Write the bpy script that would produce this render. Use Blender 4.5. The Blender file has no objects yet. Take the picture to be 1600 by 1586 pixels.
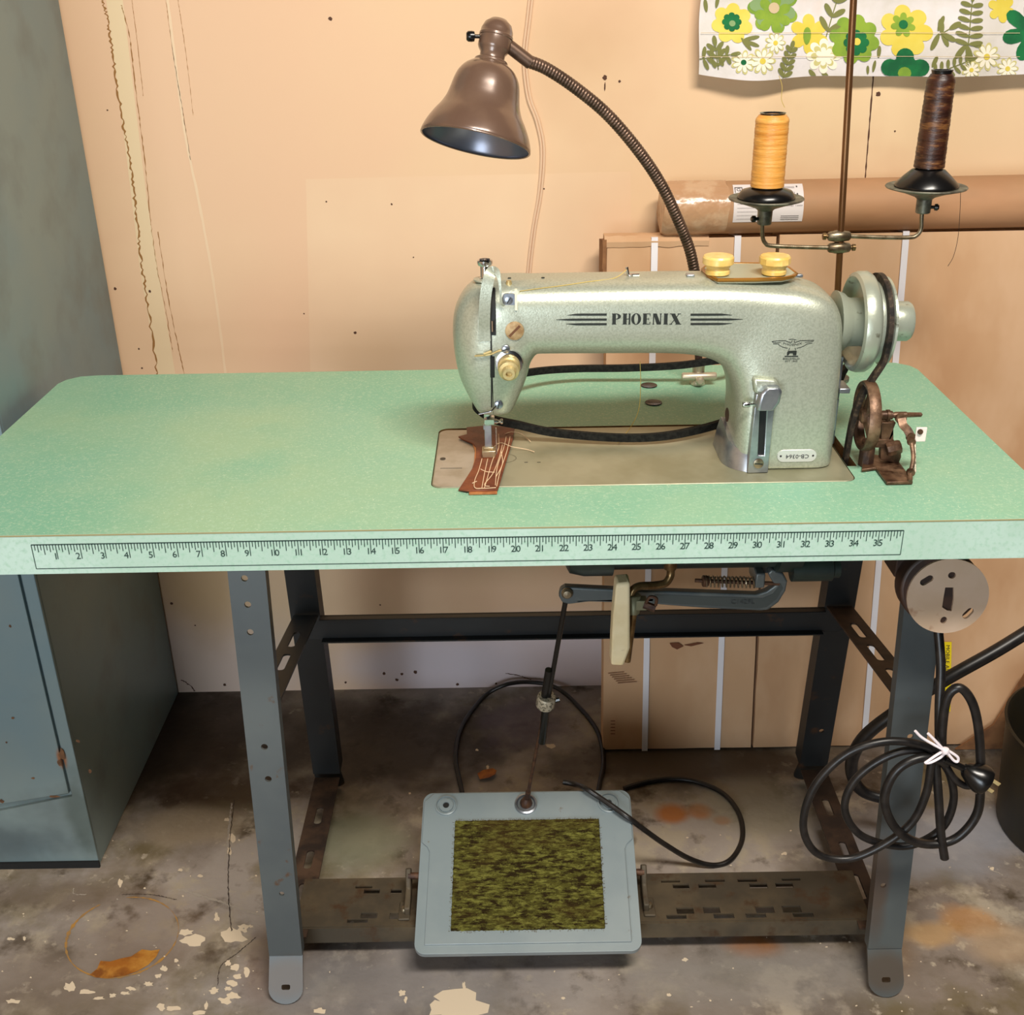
AMB = .03
EXPO = 0.05
LIGHTS = [
 ('ceiling_lamp', (.45, -.95, 2.4), (.1, .3, .6), 1.0, .25, 56, (1, .93, .83)),
 ('doorway_daylight', (-1.0, -3.3, .85), (.0, .5, .5), 1.3, 1.3, 62, (.80, .91, 1.)),
]
import bpy, bmesh, math, random
from mathutils import Vector, Matrix, noise
from mathutils.geometry import tessellate_polygon
from mathutils.bvhtree import BVHTree
random.seed(7)
SC = bpy.context.scene
COL = SC.collection
V = Vector
# ---------------------------------------------------------------- camera
F, PITCH, YAW, ROLL = 1748.81, 0.441745, -0.002402, -0.017625
CAM = V((0.035811, -1.047864, 1.278193))
_f = V((math.sin(YAW)*math.cos(PITCH), math.cos(YAW)*math.cos(PITCH), -math.sin(PITCH)))
_r = V((math.cos(YAW), -math.sin(YAW), 0)); _u = _r.cross(_f)
CR = math.cos(ROLL)*_r + math.sin(ROLL)*_u
CU = -math.sin(ROLL)*_r + math.cos(ROLL)*_u
CF = _f
cd = bpy.data.cameras.new('camera'); cam = bpy.data.objects.new('camera', cd); COL.objects.link(cam)
cam.matrix_world = Matrix(((CR.x, CU.x, -CF.x, CAM.x), (CR.y, CU.y, -CF.y, CAM.y), (CR.z, CU.z, -CF.z, CAM.z), (0, 0, 0, 1)))
cd.sensor_width = 36; cd.lens = 36*F/1600; cd.clip_start = .02; cd.clip_end = 50
SC.camera = cam
def _at(x, y, ax, val):                     # measured point of the photograph -> world point on the plane axis = val
    d = CF + CR*((x-800)/F) + CU*((793-y)/F)
    return CAM + d*((val-CAM[ax])/d[ax])
def pX(x, y, v): return _at(x, y, 0, v)
def pY(x, y, v): return _at(x, y, 1, v)
def pZ(x, y, v): return _at(x, y, 2, v)
H = .76
# ---------------------------------------------------------------- materials
def lin(c): return tuple((v/12.92 if v <= .04045 else ((v+.055)/1.055)**2.4) for v in (k/255 for k in c))
def mat(name, c, rough=.5, metal=0., spec=.5, var=None, vs=20, bump=0., bs=200, coat=0., c2s=None, detail=4, stretch=None, speck=None, trans=0, bdist=.001):
    m = bpy.data.materials.new(name); m.use_nodes = True
    nt = m.node_tree; N = nt.nodes; Lk = nt.links
    b = N['Principled BSDF']
    col = (*lin(c), 1)
    b.inputs['Base Color'].default_value = col
    b.inputs['Roughness'].default_value = rough
    b.inputs['Metallic'].default_value = metal
    b.inputs['Specular IOR Level'].default_value = spec
    if coat: b.inputs['Coat Weight'].default_value = coat; b.inputs['Coat Roughness'].default_value = .15
    if trans: b.inputs['Transmission Weight'].default_value = trans
    tc = N.new('ShaderNodeTexCoord'); src = tc.outputs['Object']
    if stretch:
        mp = N.new('ShaderNodeMapping'); mp.inputs['Scale'].default_value = stretch
        Lk.new(src, mp.inputs[0]); src = mp.outputs[0]
    last = None
    if var:
        layers = var if isinstance(var, list) else [var]
        for k, (cc, sc) in enumerate(layers):
            lo, hi = (.42, .62)
            if len(cc) == 5: lo, hi = cc[3], cc[4]
            n = N.new('ShaderNodeTexNoise'); n.inputs['Scale'].default_value = sc; n.inputs['Detail'].default_value = detail
            n.inputs['Roughness'].default_value = .6
            mp2 = N.new('ShaderNodeMapping'); mp2.inputs['Location'].default_value = (k*3.7, k*1.3, k*2.1)
            Lk.new(src, mp2.inputs[0]); Lk.new(mp2.outputs[0], n.inputs['Vector'])
            r = N.new('ShaderNodeMapRange'); r.inputs['From Min'].default_value = lo; r.inputs['From Max'].default_value = hi
            Lk.new(n.outputs['Fac'], r.inputs['Value'])
            mx = N.new('ShaderNodeMix'); mx.data_type = 'RGBA'
            Lk.new(r.outputs[0], mx.inputs['Factor'])
            if last is None: mx.inputs['A'].default_value = col
            else: Lk.new(last, mx.inputs['A'])
            mx.inputs['B'].default_value = (*lin(cc[:3]), 1)
            last = mx.outputs['Result']
    if speck:
        cc, sc, th = speck
        n = N.new('ShaderNodeTexNoise'); n.inputs['Scale'].default_value = sc; n.inputs['Detail'].default_value = 2
        Lk.new(src, n.inputs['Vector'])
        r = N.new('ShaderNodeMapRange'); r.inputs['From Min'].default_value = th; r.inputs['From Max'].default_value = th+.06
        Lk.new(n.outputs['Fac'], r.inputs['Value'])
        mx = N.new('ShaderNodeMix'); mx.data_type = 'RGBA'
        Lk.new(r.outputs[0], mx.inputs['Factor'])
        if last is None: mx.inputs['A'].default_value = col
        else: Lk.new(last, mx.inputs['A'])
        mx.inputs['B'].default_value = (*lin(cc), 1); last = mx.outputs['Result']
    if last is not None: Lk.new(last, b.inputs['Base Color'])
    if bump:
        n = N.new('ShaderNodeTexNoise'); n.inputs['Scale'].default_value = bs; n.inputs['Detail'].default_value = 3
        Lk.new(src, n.inputs['Vector'])
        bp = N.new('ShaderNodeBump'); bp.inputs['Strength'].default_value = bump; bp.inputs['Distance'].default_value = bdist
        Lk.new(n.outputs['Fac'], bp.inputs['Height']); Lk.new(bp.outputs[0], b.inputs['Normal'])
    m['_last'] = 1
    return m
def add_blobs(m, blobs):
    """soft colour patches, for stains and for painted light and shade: (x, y, z, rx, ry, rz, colour, strength, noise amount) in object space"""
    nt = m.node_tree; N = nt.nodes; Lk = nt.links; b = N['Principled BSDF']
    tc = N.new('ShaderNodeTexCoord')
    nz = N.new('ShaderNodeTexNoise'); nz.inputs['Scale'].default_value = 14; nz.inputs['Detail'].default_value = 5
    Lk.new(tc.outputs['Object'], nz.inputs['Vector'])
    if b.inputs['Base Color'].is_linked: last = b.inputs['Base Color'].links[0].from_socket
    else:
        rgb = N.new('ShaderNodeRGB'); rgb.outputs[0].default_value = b.inputs['Base Color'].default_value; last = rgb.outputs[0]
    for (x, y, z, rx, ry, rz, c, s, na) in blobs:
        mp = N.new('ShaderNodeMapping'); mp.vector_type = 'POINT'
        mp.inputs['Location'].default_value = (-x/rx, -y/ry, -z/rz); mp.inputs['Scale'].default_value = (1/rx, 1/ry, 1/rz)
        Lk.new(tc.outputs['Object'], mp.inputs[0])
        ln = N.new('ShaderNodeVectorMath'); ln.operation = 'LENGTH'; Lk.new(mp.outputs[0], ln.inputs[0])
        ma = N.new('ShaderNodeMath'); ma.operation = 'MULTIPLY_ADD'; ma.inputs[1].default_value = na; 
        Lk.new(nz.outputs['Fac'], ma.inputs[0]); Lk.new(ln.outputs['Value'], ma.inputs[2])
        r = N.new('ShaderNodeMapRange'); r.interpolation_type = 'SMOOTHSTEP'
        r.inputs['From Min'].default_value = 1.1+na*.5; r.inputs['From Max'].default_value = .4+na*.5
        r.inputs['To Min'].default_value = 0; r.inputs['To Max'].default_value = s
        Lk.new(ma.outputs[0], r.inputs['Value'])
        mx = N.new('ShaderNodeMix'); mx.data_type = 'RGBA'
        Lk.new(r.outputs[0], mx.inputs['Factor']); Lk.new(last, mx.inputs['A']); mx.inputs['B'].default_value = (*lin(c), 1)
        last = mx.outputs['Result']
    Lk.new(last, b.inputs['Base Color'])
# ---------------------------------------------------------------- mesh builder
class MB:
    def __init__(s): s.v = []; s.f = []; s.m = []; s.flat = []
    def add(s, vs, fs, mi=0, flat=False):
        o = len(s.v); s.v += [V(p) for p in vs]
        for f in fs: s.f.append([o+i for i in f]); s.m.append(mi); s.flat.append(flat)
        return s
    def join(s, vs, fs, ms): 
        o = len(s.v); s.v += [V(p) for p in vs]
        for f, m in zip(fs, ms): s.f.append([o+i for i in f]); s.m.append(m); s.flat.append(False)
    def box(s, a, b, mi=0):
        x0, y0, z0 = a; x1, y1, z1 = b
        vs = [(x, y, z) for z in (z0, z1) for y in (y0, y1) for x in (x0, x1)]
        return s.add(vs, [(0, 2, 3, 1), (4, 5, 7, 6), (0, 1, 5, 4), (2, 6, 7, 3), (0, 4, 6, 2), (1, 3, 7, 5)], mi)
    def prism(s, loop, M, h, holes=(), mi=0, mi_side=None):
        """2D loop (with holes) in the frame M (3x function or matrix), from 0 to h along M's z"""
        if mi_side is None: mi_side = mi
        fn = M if callable(M) else (lambda a, b, c: M @ V((a, b, c)))
        loops = [list(loop)]+[list(q) for q in holes]
        tri = tessellate_polygon([[V((p[0], p[1], 0)) for p in L] for L in loops])
        flatp = [p for L in loops for p in L]
        n = len(flatp)
        vs = [fn(p[0], p[1], 0) for p in flatp]+[fn(p[0], p[1], h) for p in flatp]
        fs = []
        for t in tri:
            a, b, c = [flatp[i] for i in t]
            ar = (b[0]-a[0])*(c[1]-a[1])-(b[1]-a[1])*(c[0]-a[0])
            if abs(ar) < 1e-14: continue
            if ar < 0: t = t[::-1]
            fs.append(tuple(i+n for i in t)); fs.append(tuple(t[::-1]))
        s.add(vs, fs, mi)
        o = len(s.v)-2*n; k = 0
        for li, L in enumerate(loops):
            m = len(L)
            A = sum(L[i][0]*L[(i+1) % m][1]-L[(i+1) % m][0]*L[i][1] for i in range(m))
            ccw = A > 0
            for i in range(m):
                a, b = k+i, k+(i+1) % m
                q = (a, b, b+n, a+n)
                if (ccw and li > 0) or (not ccw and li == 0): q = q[::-1]
                s.f.append([o+j for j in q]); s.m.append(mi_side); s.flat.append(False)
            k += m
        return s
    def tube(s, pts, r, n=10, closed=False, cap=True, mi=0, sec=None, up=None):
        pts = [V(p) for p in pts]; m = len(pts)
        rad = r if callable(r) else (lambda i: r)
        sec = sec or [(math.cos(2*math.pi*k/n), math.sin(2*math.pi*k/n)) for k in range(n)]
        n = len(sec); T = []
        for i in range(m):
            if closed: t = pts[(i+1) % m]-pts[i-1]
            else: t = pts[min(i+1, m-1)]-pts[max(i-1, 0)]
            T.append(t.normalized() if t.length > 1e-9 else V((0, 0, 1)))
        ref = V(up) if up else (V((0, 0, 1)) if abs(T[0].z) < .9 else V((0, 1, 0)))
        u = (ref-T[0]*ref.dot(T[0])).normalized(); vs = []
        for i in range(m):
            rf = V(up) if up else u
            w = rf-T[i]*rf.dot(T[i])
            if w.length > 1e-4: u = w.normalized()
            v = T[i].cross(u); R = rad(i)
            for a, b in sec: vs.append(pts[i]+u*(b*R)+v*(a*R))
        fs = []
        for i in range(m if closed else m-1):
            j = (i+1) % m
            for k in range(n):
                l = (k+1) % n
                fs.append((i*n+k, i*n+l, j*n+l, j*n+k))
        if not closed and cap:
            fs.append(tuple(range(n))[::-1]); fs.append(tuple((m-1)*n+k for k in range(n)))
        return s.add(vs, fs, mi)
    def lathe(s, prof, o, ax=(0, 0, 1), n=32, mi=0, mfun=None):
        closedp = prof[0] == prof[-1]
        """profile [(radius, along)]"""
        o = V(o); ax = V(ax).normalized(); u = ax.orthogonal().normalized(); w = ax.cross(u); vs = []; 
        for r, a in prof:
            for k in range(n):
                t = 2*math.pi*k/n
                vs.append(o+ax*a+(u*math.cos(t)+w*math.sin(t))*max(r, 1e-5))
        b0 = len(s.f)
        fs = []
        for i in range(len(prof)-1):
            for k in range(n):
                l = (k+1) % n; fs.append((i*n+k, i*n+l, (i+1)*n+l, (i+1)*n+k))
        s.add(vs, fs, mi)
        if mfun:
            for q in range(len(fs)): s.m[b0+q] = mfun(q//n)
        if closedp: return s
        s.f.append([len(s.v)-len(vs)+k for k in range(n)][::-1]); s.m.append(s.m[b0]); s.flat.append(False)
        s.f.append([len(s.v)-n+k for k in range(n)]); s.m.append(s.m[-2]); s.flat.append(False)
        return s
    def loft(s, rings, mi=0, cap=True):
        n = len(rings[0]); vs = [p for R in rings for p in R]; fs = []
        for i in range(len(rings)-1):
            for k in range(n):
                l = (k+1) % n; fs.append((i*n+k, i*n+l, (i+1)*n+l, (i+1)*n+k))
        if cap: fs.append(tuple(range(n))[::-1]); fs.append(tuple((len(rings)-1)*n+k for k in range(n)))
        return s.add(vs, fs, mi)
    def build(s, name, mats, parent=None, bevel=0, seg=2, angle=38, subsurf=0, recalc=True, origin=None):
        if not isinstance(mats, (list, tuple)): mats = [mats]
        if origin is not None: L = V(origin)
        elif parent is None:
            xs = [p.x for p in s.v]; ys = [p.y for p in s.v]; zs = [p.z for p in s.v]
            L = V(((min(xs)+max(xs))/2, (min(ys)+max(ys))/2, min(zs)))
        else: L = base_of(parent)
        me = bpy.data.meshes.new(name)
        me.from_pydata([tuple(p-L) for p in s.v], [], s.f)
        for m in mats: me.materials.append(m)
        for p, mi in zip(me.polygons, s.m): p.material_index = mi
        if recalc:
            bm = bmesh.new(); bm.from_mesh(me); bmesh.ops.recalc_face_normals(bm, faces=bm.faces); bm.to_mesh(me); bm.free()
        me.polygons.foreach_set('use_smooth', [True]*len(me.polygons))
        me.update(); me.set_sharp_from_angle(angle=math.radians(angle))
        o = bpy.data.objects.new(name, me); COL.objects.link(o)
        if parent is None: o.location = L
        else: o.parent = parent
        if bevel:
            b = o.modifiers.new('bevel', 'BEVEL'); b.width = bevel; b.segments = seg; b.limit_method = 'ANGLE'; b.angle_limit = math.radians(40); b.harden_normals = False
        if subsurf:
            b = o.modifiers.new('sub', 'SUBSURF'); b.levels = subsurf; b.render_levels = subsurf
        return o
def base_of(o):
    L = V(o.location)
    while o.parent: o = o.parent; L += V(o.location)
    return L
def thing(name, label, cat, loc, group=None):
    o = bpy.data.objects.new(name, None); COL.objects.link(o); o.location = loc; o.empty_display_size = .05
    o['label'] = label; o['category'] = cat
    if group: o['group'] = group
    return o
def tag(o, label, cat, group=None, kind=None):
    o['label'] = label; o['category'] = cat
    if group: o['group'] = group
    if kind: o['kind'] = kind
    return o
def struct(o, label=None):
    o['kind'] = 'structure'
    if label: o['label'] = label
    return o
def spline(pts, k=8, closed=False):
    P = [V(p) for p in pts]; n = len(P); out = []
    for i in range(n if closed else n-1):
        if closed: a, b, c, d = P[i-1], P[i], P[(i+1) % n], P[(i+2) % n]
        else: a, b, c, d = P[max(i-1, 0)], P[i], P[i+1], P[min(i+2, n-1)]
        for j in range(k):
            t = j/k
            out.append(.5*((2*b)+(c-a)*t+(2*a-5*b+4*c-d)*t*t+(3*b-a-3*c+d)*t**3))
    if not closed: out.append(P[-1])
    return out
def rrect(x0, y0, x1, y1, r, k=5):
    out = []
    for cx, cy, a0 in ((x1-r, y0+r, -90), (x1-r, y1-r, 0), (x0+r, y1-r, 90), (x0+r, y0+r, 180)):
        for i in range(k+1):
            a = math.radians(a0+90*i/k); out.append((cx+r*math.cos(a), cy+r*math.sin(a)))
    return out
def circ(cx, cy, r, n=16, ry=None):
    ry = ry or r
    return [(cx+r*math.cos(2*math.pi*i/n), cy+ry*math.sin(2*math.pi*i/n)) for i in range(n)]
def frame(o, x, y, z):                      # matrix from three axis vectors and an origin
    x, y, z, o = V(x), V(y), V(z), V(o)
    return Matrix(((x.x, y.x, z.x, o.x), (x.y, y.y, z.y, o.y), (x.z, y.z, z.z, o.z), (0, 0, 0, 1)))
def XZ(y):  # polygon (x, z) pushed towards the viewer (-Y)
    return lambda a, b, c: V((a, y-c, b))
def XY(z): return lambda a, b, c: V((a, b, z+c))
def YZ(x): return lambda a, b, c: V((x+c, a, b))
def text2d(s, size, align='CENTER'):
    cu = bpy.data.curves.new('t', 'FONT'); cu.body = s; cu.size = size; cu.align_x = align; cu.align_y = 'CENTER'; cu.resolution_u = 2
    ob = bpy.data.objects.new('t', cu); COL.objects.link(ob)
    dg = bpy.context.evaluated_depsgraph_get()
    me = bpy.data.meshes.new_from_object(ob.evaluated_get(dg))
    vs = [(v.co.x, v.co.y) for v in me.vertices]; fs = [tuple(p.vertices) for p in me.polygons]
    bpy.data.objects.remove(ob); bpy.data.curves.remove(cu); bpy.data.meshes.remove(me)
    return vs, fs
def screw(mb, o, ax=(0, -1, 0), r=.004, h=.0025, mi=0, mi2=1, slot=45):
    mb.lathe([(r, 0), (r, h*.7), (r*.8, h), (0, h)], o, ax, 20, mi)
    ax = V(ax).normalized(); u = ax.orthogonal().normalized(); u = Matrix.Rotation(math.radians(slot), 3, ax) @ u; w = ax.cross(u)
    c = V(o)+ax*(h+.00012)
    mb.add([c+u*r*.8+w*r*.13, c-u*r*.8+w*r*.13, c-u*r*.8-w*r*.13, c+u*r*.8-w*r*.13], [(0, 1, 2, 3)], mi2)

# ---- material set
M = {}
M['hammer'] = mat('hammertone_silver_green', (184, 189, 172), .36, .5, .6, var=((170, 175, 158), 400), bump=.25, bs=520, coat=.12, detail=2, bdist=.0006)
M['hammerlight'] = mat('handwheel_grey', (172, 178, 162), .33, .45, .6, var=((96, 92, 74, .62, .72), 60), bump=.15, bs=300)
M['bedgrey'] = mat('bed_plate_grey', (158, 156, 132), .38, .35, .5, var=((140, 138, 112), 9), bump=.03, bs=600)
M['bedlight'] = mat('throat_plate_steel', (176, 170, 158), .35, .5, .5, var=((158, 150, 134), 25))
M['chrome'] = mat('chrome', (215, 215, 218), .13, 1.)
M['satin'] = mat('satin_chrome', (176, 180, 186), .3, .85, var=((150, 155, 165), 40))
M['brass'] = mat('brass', (214, 194, 140), .42, .6, var=((186, 164, 112), 90))
M['screwtan'] = mat('screw_tan', (176, 150, 110), .5, .3, var=((150, 118, 80), 150))
M['black'] = mat('black_void', (8, 8, 8), .6)
M['decal'] = mat('black_lettering', (28, 32, 26), .5)
M['knob'] = mat('aged_cream_plastic', (232, 200, 122), .35, 0, .5, var=((216, 178, 92), 60), coat=.3)
M['mint'] = mat('mint_linoleum', (132, 182, 156), .42, 0, .4, var=[((150, 186, 152), 2.4), ((122, 178, 150, .5, .7), 4.), ((164, 198, 170, .5, .75), 260)], bump=.5, bs=330, bdist=.0006, speck=((196, 216, 186), 420, .66))
M['mintedge'] = mat('mint_edge_band', (172, 200, 184), .5, 0, .3, var=[((184, 210, 198), 6), ((150, 190, 166, .5, .8), 180)], bump=.1, bs=300)
M['ink'] = mat('ruler_ink', (22, 52, 44), .6)
M['ply'] = mat('plywood_core', (150, 110, 60), .7, var=((110, 76, 40), 60), stretch=(1, 1, 8))
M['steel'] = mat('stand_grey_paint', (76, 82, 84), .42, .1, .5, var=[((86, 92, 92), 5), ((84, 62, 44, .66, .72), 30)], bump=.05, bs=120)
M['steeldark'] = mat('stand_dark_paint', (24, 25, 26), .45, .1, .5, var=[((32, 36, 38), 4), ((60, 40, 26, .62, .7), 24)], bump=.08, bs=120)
M['footrail'] = mat('dusty_rail', (72, 64, 52), .6, .2, .4, var=[((92, 80, 62), 12), ((72, 52, 34, .55, .68), 30)], bump=.1, bs=120)
M['ruststrip'] = mat('rusty_brown_rail', (60, 44, 34), .6, .1, .4, var=[((80, 60, 46), 9), ((40, 30, 26), 25)], bump=.15, bs=140)
M['pedal'] = mat('pedal_grey_enamel', (134, 146, 150), .33, .1, .5, var=[((146, 156, 158), 6), ((116, 104, 88, .68, .74), 40)], bump=.03, bs=200, coat=.2)
M['carpet'] = mat('olive_carpet', (80, 76, 32), .95, 0, .1, var=[((116, 114, 54, .45, .6), 260), ((44, 34, 16, .46, .6), 190), ((72, 56, 26, .5, .75), 14)], stretch=(.3, 1, 1), bump=1, bs=500, bdist=.003)
M['fringe'] = mat('carpet_backing', (104, 92, 64), .95, var=((70, 54, 30), 120))
M['lampbrown'] = mat('bronze_enamel', (104, 80, 66), .27, .2, .6, var=((114, 90, 74), 12), bump=.03, bs=260, coat=.5)
M['goose'] = mat('gooseneck_bronze', (104, 82, 68), .38, .6, .5, var=((80, 62, 50), 60))
M['lampin'] = mat('lamp_inside_grey', (120, 122, 134), .3, .6)
M['blackplastic'] = mat('black_plastic', (16, 15, 15), .25, 0, .5)
M['rubber'] = mat('black_rubber', (20, 18, 18), .38, 0, .5, var=((34, 30, 28), 60))
M['leatherbelt'] = mat('old_leather_belt', (52, 42, 34), .7, 0, .3, var=[((92, 76, 58, .5, .66), 160), ((22, 18, 16), 60)], bump=.6, bs=500)
M['beltblack'] = mat('black_felt_belt', (18, 18, 16), .85, 0, .2, var=((34, 34, 30), 200), bump=.3, bs=500)
M['rust'] = mat('brown_rusted_steel', (100, 72, 52), .42, .45, .5, var=[((138, 108, 84), 30), ((64, 42, 28), 60)], bump=.25, bs=300)
M['rustdark'] = mat('dark_rusted_steel', (62, 42, 34), .55, .4, var=((96, 66, 46), 60), bump=.25, bs=300)
M['pole'] = mat('brassy_pole', (128, 92, 58), .35, .7, var=[((104, 66, 38), 20)], stretch=(1, 1, .2))
M['rodgrey'] = mat('old_nickel', (150, 138, 116), .35, .8, var=((110, 94, 72), 80))
M['dish'] = mat('grey_tray', (132, 130, 114), .45, .5, var=((84, 80, 70), 60))
M['gold_thread'] = mat('gold_thread', (220, 152, 66), .38, 0, .6, var=[((232, 170, 86), 26), ((206, 134, 50, .5, .6), 14)], stretch=(1, 1, 14), bump=.5, bs=120)
M['brown_thread'] = mat('brown_thread', (62, 30, 16), .4, 0, .6, var=[((112, 72, 38, .5, .6), 40), ((40, 16, 8), 26)], stretch=(1, 1, 5), bump=.5, bs=160)
M['cardboard'] = mat('cardboard', (204, 164, 126), .8, 0, .2, var=[((190, 146, 108), 3), ((210, 172, 136), 8)], stretch=(1, 1, .5), bump=.1, bs=60)
M['cardside'] = mat('cardboard_edge', (150, 104, 66), .85, var=((120, 80, 50), 30))
M['strap'] = mat('white_strap', (236, 232, 236), .35)
M['kraft'] = mat('kraft_tube', (180, 140, 104), .6, 0, .3, var=[((170, 120, 84), 3), ((190, 142, 104), 9)], stretch=(.4, 1, 1))
M['tape'] = mat('clear_tape', (190, 148, 112), .24, 0, .5, var=((202, 166, 132, .5, .6), 22), bump=.8, bs=28, bdist=.006)
M['label'] = mat('white_label', (232, 222, 220), .5)
M['print'] = mat('grey_print', (120, 112, 112), .6)
M['printdark'] = mat('dark_print', (40, 36, 40), .6)
M['yellow'] = mat('yellow_label', (240, 214, 30), .5)
M['locker'] = mat('locker_paint', (112, 136, 144), .42, .1, .5, var=[((126, 142, 142), 2.2), ((108, 120, 120, .5, .7), 6)], bump=.05, bs=60)
M['lockerrust'] = mat('locker_rust', (120, 82, 50), .8, var=((70, 48, 34), 60))
M['dark'] = mat('dark_gap', (12, 13, 14), .8)
M['motor'] = mat('motor_green', (30, 40, 37), .4, .1, .5, var=((40, 52, 46), 20), bump=.1, bs=100)
M['cast'] = mat('cast_lever_grey', (84, 92, 94), .4, .3, .5, var=((104, 110, 108), 20), bump=.15, bs=150)
M['padwood'] = mat('cream_pad', (236, 220, 180), .55, 0, .4, var=[((220, 200, 152), 14), ((168, 138, 92, .64, .72), 30)])
M['oldbrass'] = mat('old_brass_rod', (136, 112, 76), .32, .8, var=((104, 80, 50), 60))
M['olive'] = mat('olive_clamp', (120, 118, 92), .5, .4)
M['disc'] = mat('tan_disc', (198, 174, 152), .5, .2, var=[((190, 164, 138), 12), ((140, 92, 60, .6, .7), 20)])
M['housing'] = mat('housing_dark', (46, 32, 26), .5, .2, var=((70, 46, 34), 20))
M['leather'] = mat('brown_leather', (124, 64, 36), .5, 0, .4, var=((98, 46, 26), 40), bump=.5, bs=260)
M['leatheredge'] = mat('tan_leather_edge', (190, 126, 72), .7, var=((160, 96, 54), 60))
M['thread'] = mat('cream_thread', (226, 196, 160), .7)
M['goldline'] = mat('yellow_thread', (206, 178, 92), .7)
M['wire'] = mat('cream_cable', (226, 190, 158), .45, 0, .5)
M['tie'] = mat('white_tie', (248, 236, 240), .5)
M['bin'] = mat('dark_bin', (34, 30, 22), .5, 0, .4, var=((44, 36, 18), 8))
M['binyellow'] = mat('yellow_stripe', (128, 108, 22), .5, var=((90, 70, 14), 14))
M['leaf'] = mat('orange_scrap', (176, 104, 34), .7, var=((140, 76, 24), 60))
M['collarw'] = mat('clamp_pale', (190, 180, 158), .5, .3, var=((90, 84, 70, .5, .6), 300))
add_blobs(M['steel'], [(-.291, -.185, .03, .05, .06, .035, (84, 72, 60), .85, .5), (.5375, -.19, .03, .05, .06, .035, (84, 72, 60), .85, .5), (.52, -.15, .16, .02, .1, .1, (86, 62, 44), .6, .9)])
# ================================================================ the setting
WY = .818
def jline(mb, pts, w, amp=.0, y=WY-.0004, mi=1, n=60, wv=.5, seed=0):
    """irregular thin mark on the wall through photo points"""
    rnd = random.Random(seed); P = spline([pY(a, b, WY) for a, b in pts], max(2, n//max(1, len(pts)-1)))
    vs = []
    for i, p in enumerate(P):
        t = (P[min(i+1, len(P)-1)]-P[max(i-1, 0)]).normalized(); s = V((t.z, 0, -t.x))
        o = s*amp*(rnd.random()*2-1); ww = w*(1+wv*(rnd.random()*2-1))
        a = p+o-s*ww/2; b = p+o+s*ww/2
        vs += [(a.x, y, a.z), (b.x, y, b.z)]
    mb.add(vs, [(2*i, 2*i+1, 2*i+3, 2*i+2) for i in range(len(P)-1)], mi)
def spot(mb, x, y, r, mi, ry=None, seed=0, yy=WY-.0005):
    rnd = random.Random(seed); c = pY(x, y, WY); ry = ry or r
    vs = [(c.x+r*math.cos(a*.6283)*(.75+.5*rnd.random()), yy, c.z+ry*math.sin(a*.6283)*(.75+.5*rnd.random())) for a in range(10)]
    mb.add(vs, [tuple(range(10))], mi)
mw = mat('painted_plywood_wall', (224, 190, 152), .62, 0, .25, var=[((230, 200, 160), 1.3), ((218, 182, 144, .5, .7), 3.2), ((226, 186, 152), .8)], bump=.04, bs=40)
mw1 = mat('wall_seam_brown', (150, 104, 52), .8); mw2 = mat('wall_pale_filler', (228, 200, 160), .6)
mw3 = mat('wall_nail_hole', (84, 52, 36), .8); mw4 = mat('wall_repaint_patch', (227, 190, 154), .6, var=((231, 197, 160), 2.))
mw5 = mat('wall_ridge', (230, 198, 162), .6)
wl = mw.copy()
add_blobs(mw, [(-.72+0, .0, .05, .5, 9, .17, (212, 194, 190), .55, .2), (.1, 0, .06, .35, 9, .12, (222, 210, 216), .8, .2), (-.13, 0, .05, .2, 9, .1, (224, 214, 222), .8, .2), (-.56, 0, .30, .1, 9, .25, (178, 138, 84), .5, .5)])  # low daylight on the wall foot and table shade at left, painted as colour
w = MB()
w.box((-1.6, WY, 0), (2.2, WY+.06, 2.4), 0)
# filler strips and wavy old glue lines left of centre
def wq(pts, y, mi):
    P = [pY(a, b, WY) for a, b in pts]; w.add([(p.x, y, p.z) for p in P], [tuple(range(len(P)))], mi)
wq([(166, 0), (192, 0), (228, 300), (248, 430), (275, 590), (248, 590), (220, 430), (196, 230)], WY-.0002, 2)
jline(w, [(160, 0), (170, 40), (178, 100), (190, 180), (203, 255), (213, 330), (220, 400), (230, 470), (246, 586)], .0026, .0022, mi=1, n=150, seed=1, wv=.6)
jline(w, [(190, 8), (203, 60), (211, 130), (220, 200), (228, 270), (236, 352)], .0011, .0006, mi=1, n=70, seed=2, wv=.9)
jline(w, [(206, 0), (214, 60), (224, 150)], .0006, .0003, mi=1, n=40, seed=3)
jline(w, [(236, 352), (246, 420), (258, 480), (270, 550)], .0007, .0008, mi=1, n=50, seed=4, wv=.9)
jline(w, [(247, 362), (262, 460), (276, 530), (288, 585)], .0009, .0005, mi=1, n=50, seed=5, wv=.9)
jline(w, [(262, 0), (288, 200), (312, 320), (335, 450), (353, 586)], .004, .0003, mi=5, n=40, seed=6, wv=.2)
jline(w, [(259, 0), (270, 80), (284, 165), (298, 250)], .0006, .0004, mi=1, n=60, seed=7, wv=.9)
jline(w, [(278, 0), (290, 80), (302, 180)], .0005, .0003, mi=1, n=60, seed=8, wv=.9)
jline(w, [(1366, 100), (1358, 200), (1350, 300)], .0022, .0002, mi=3, n=30, seed=9, wv=.4)
wq([(478, 280), (985, 268), (990, 585), (485, 590)], WY-.00015, 4)
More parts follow.
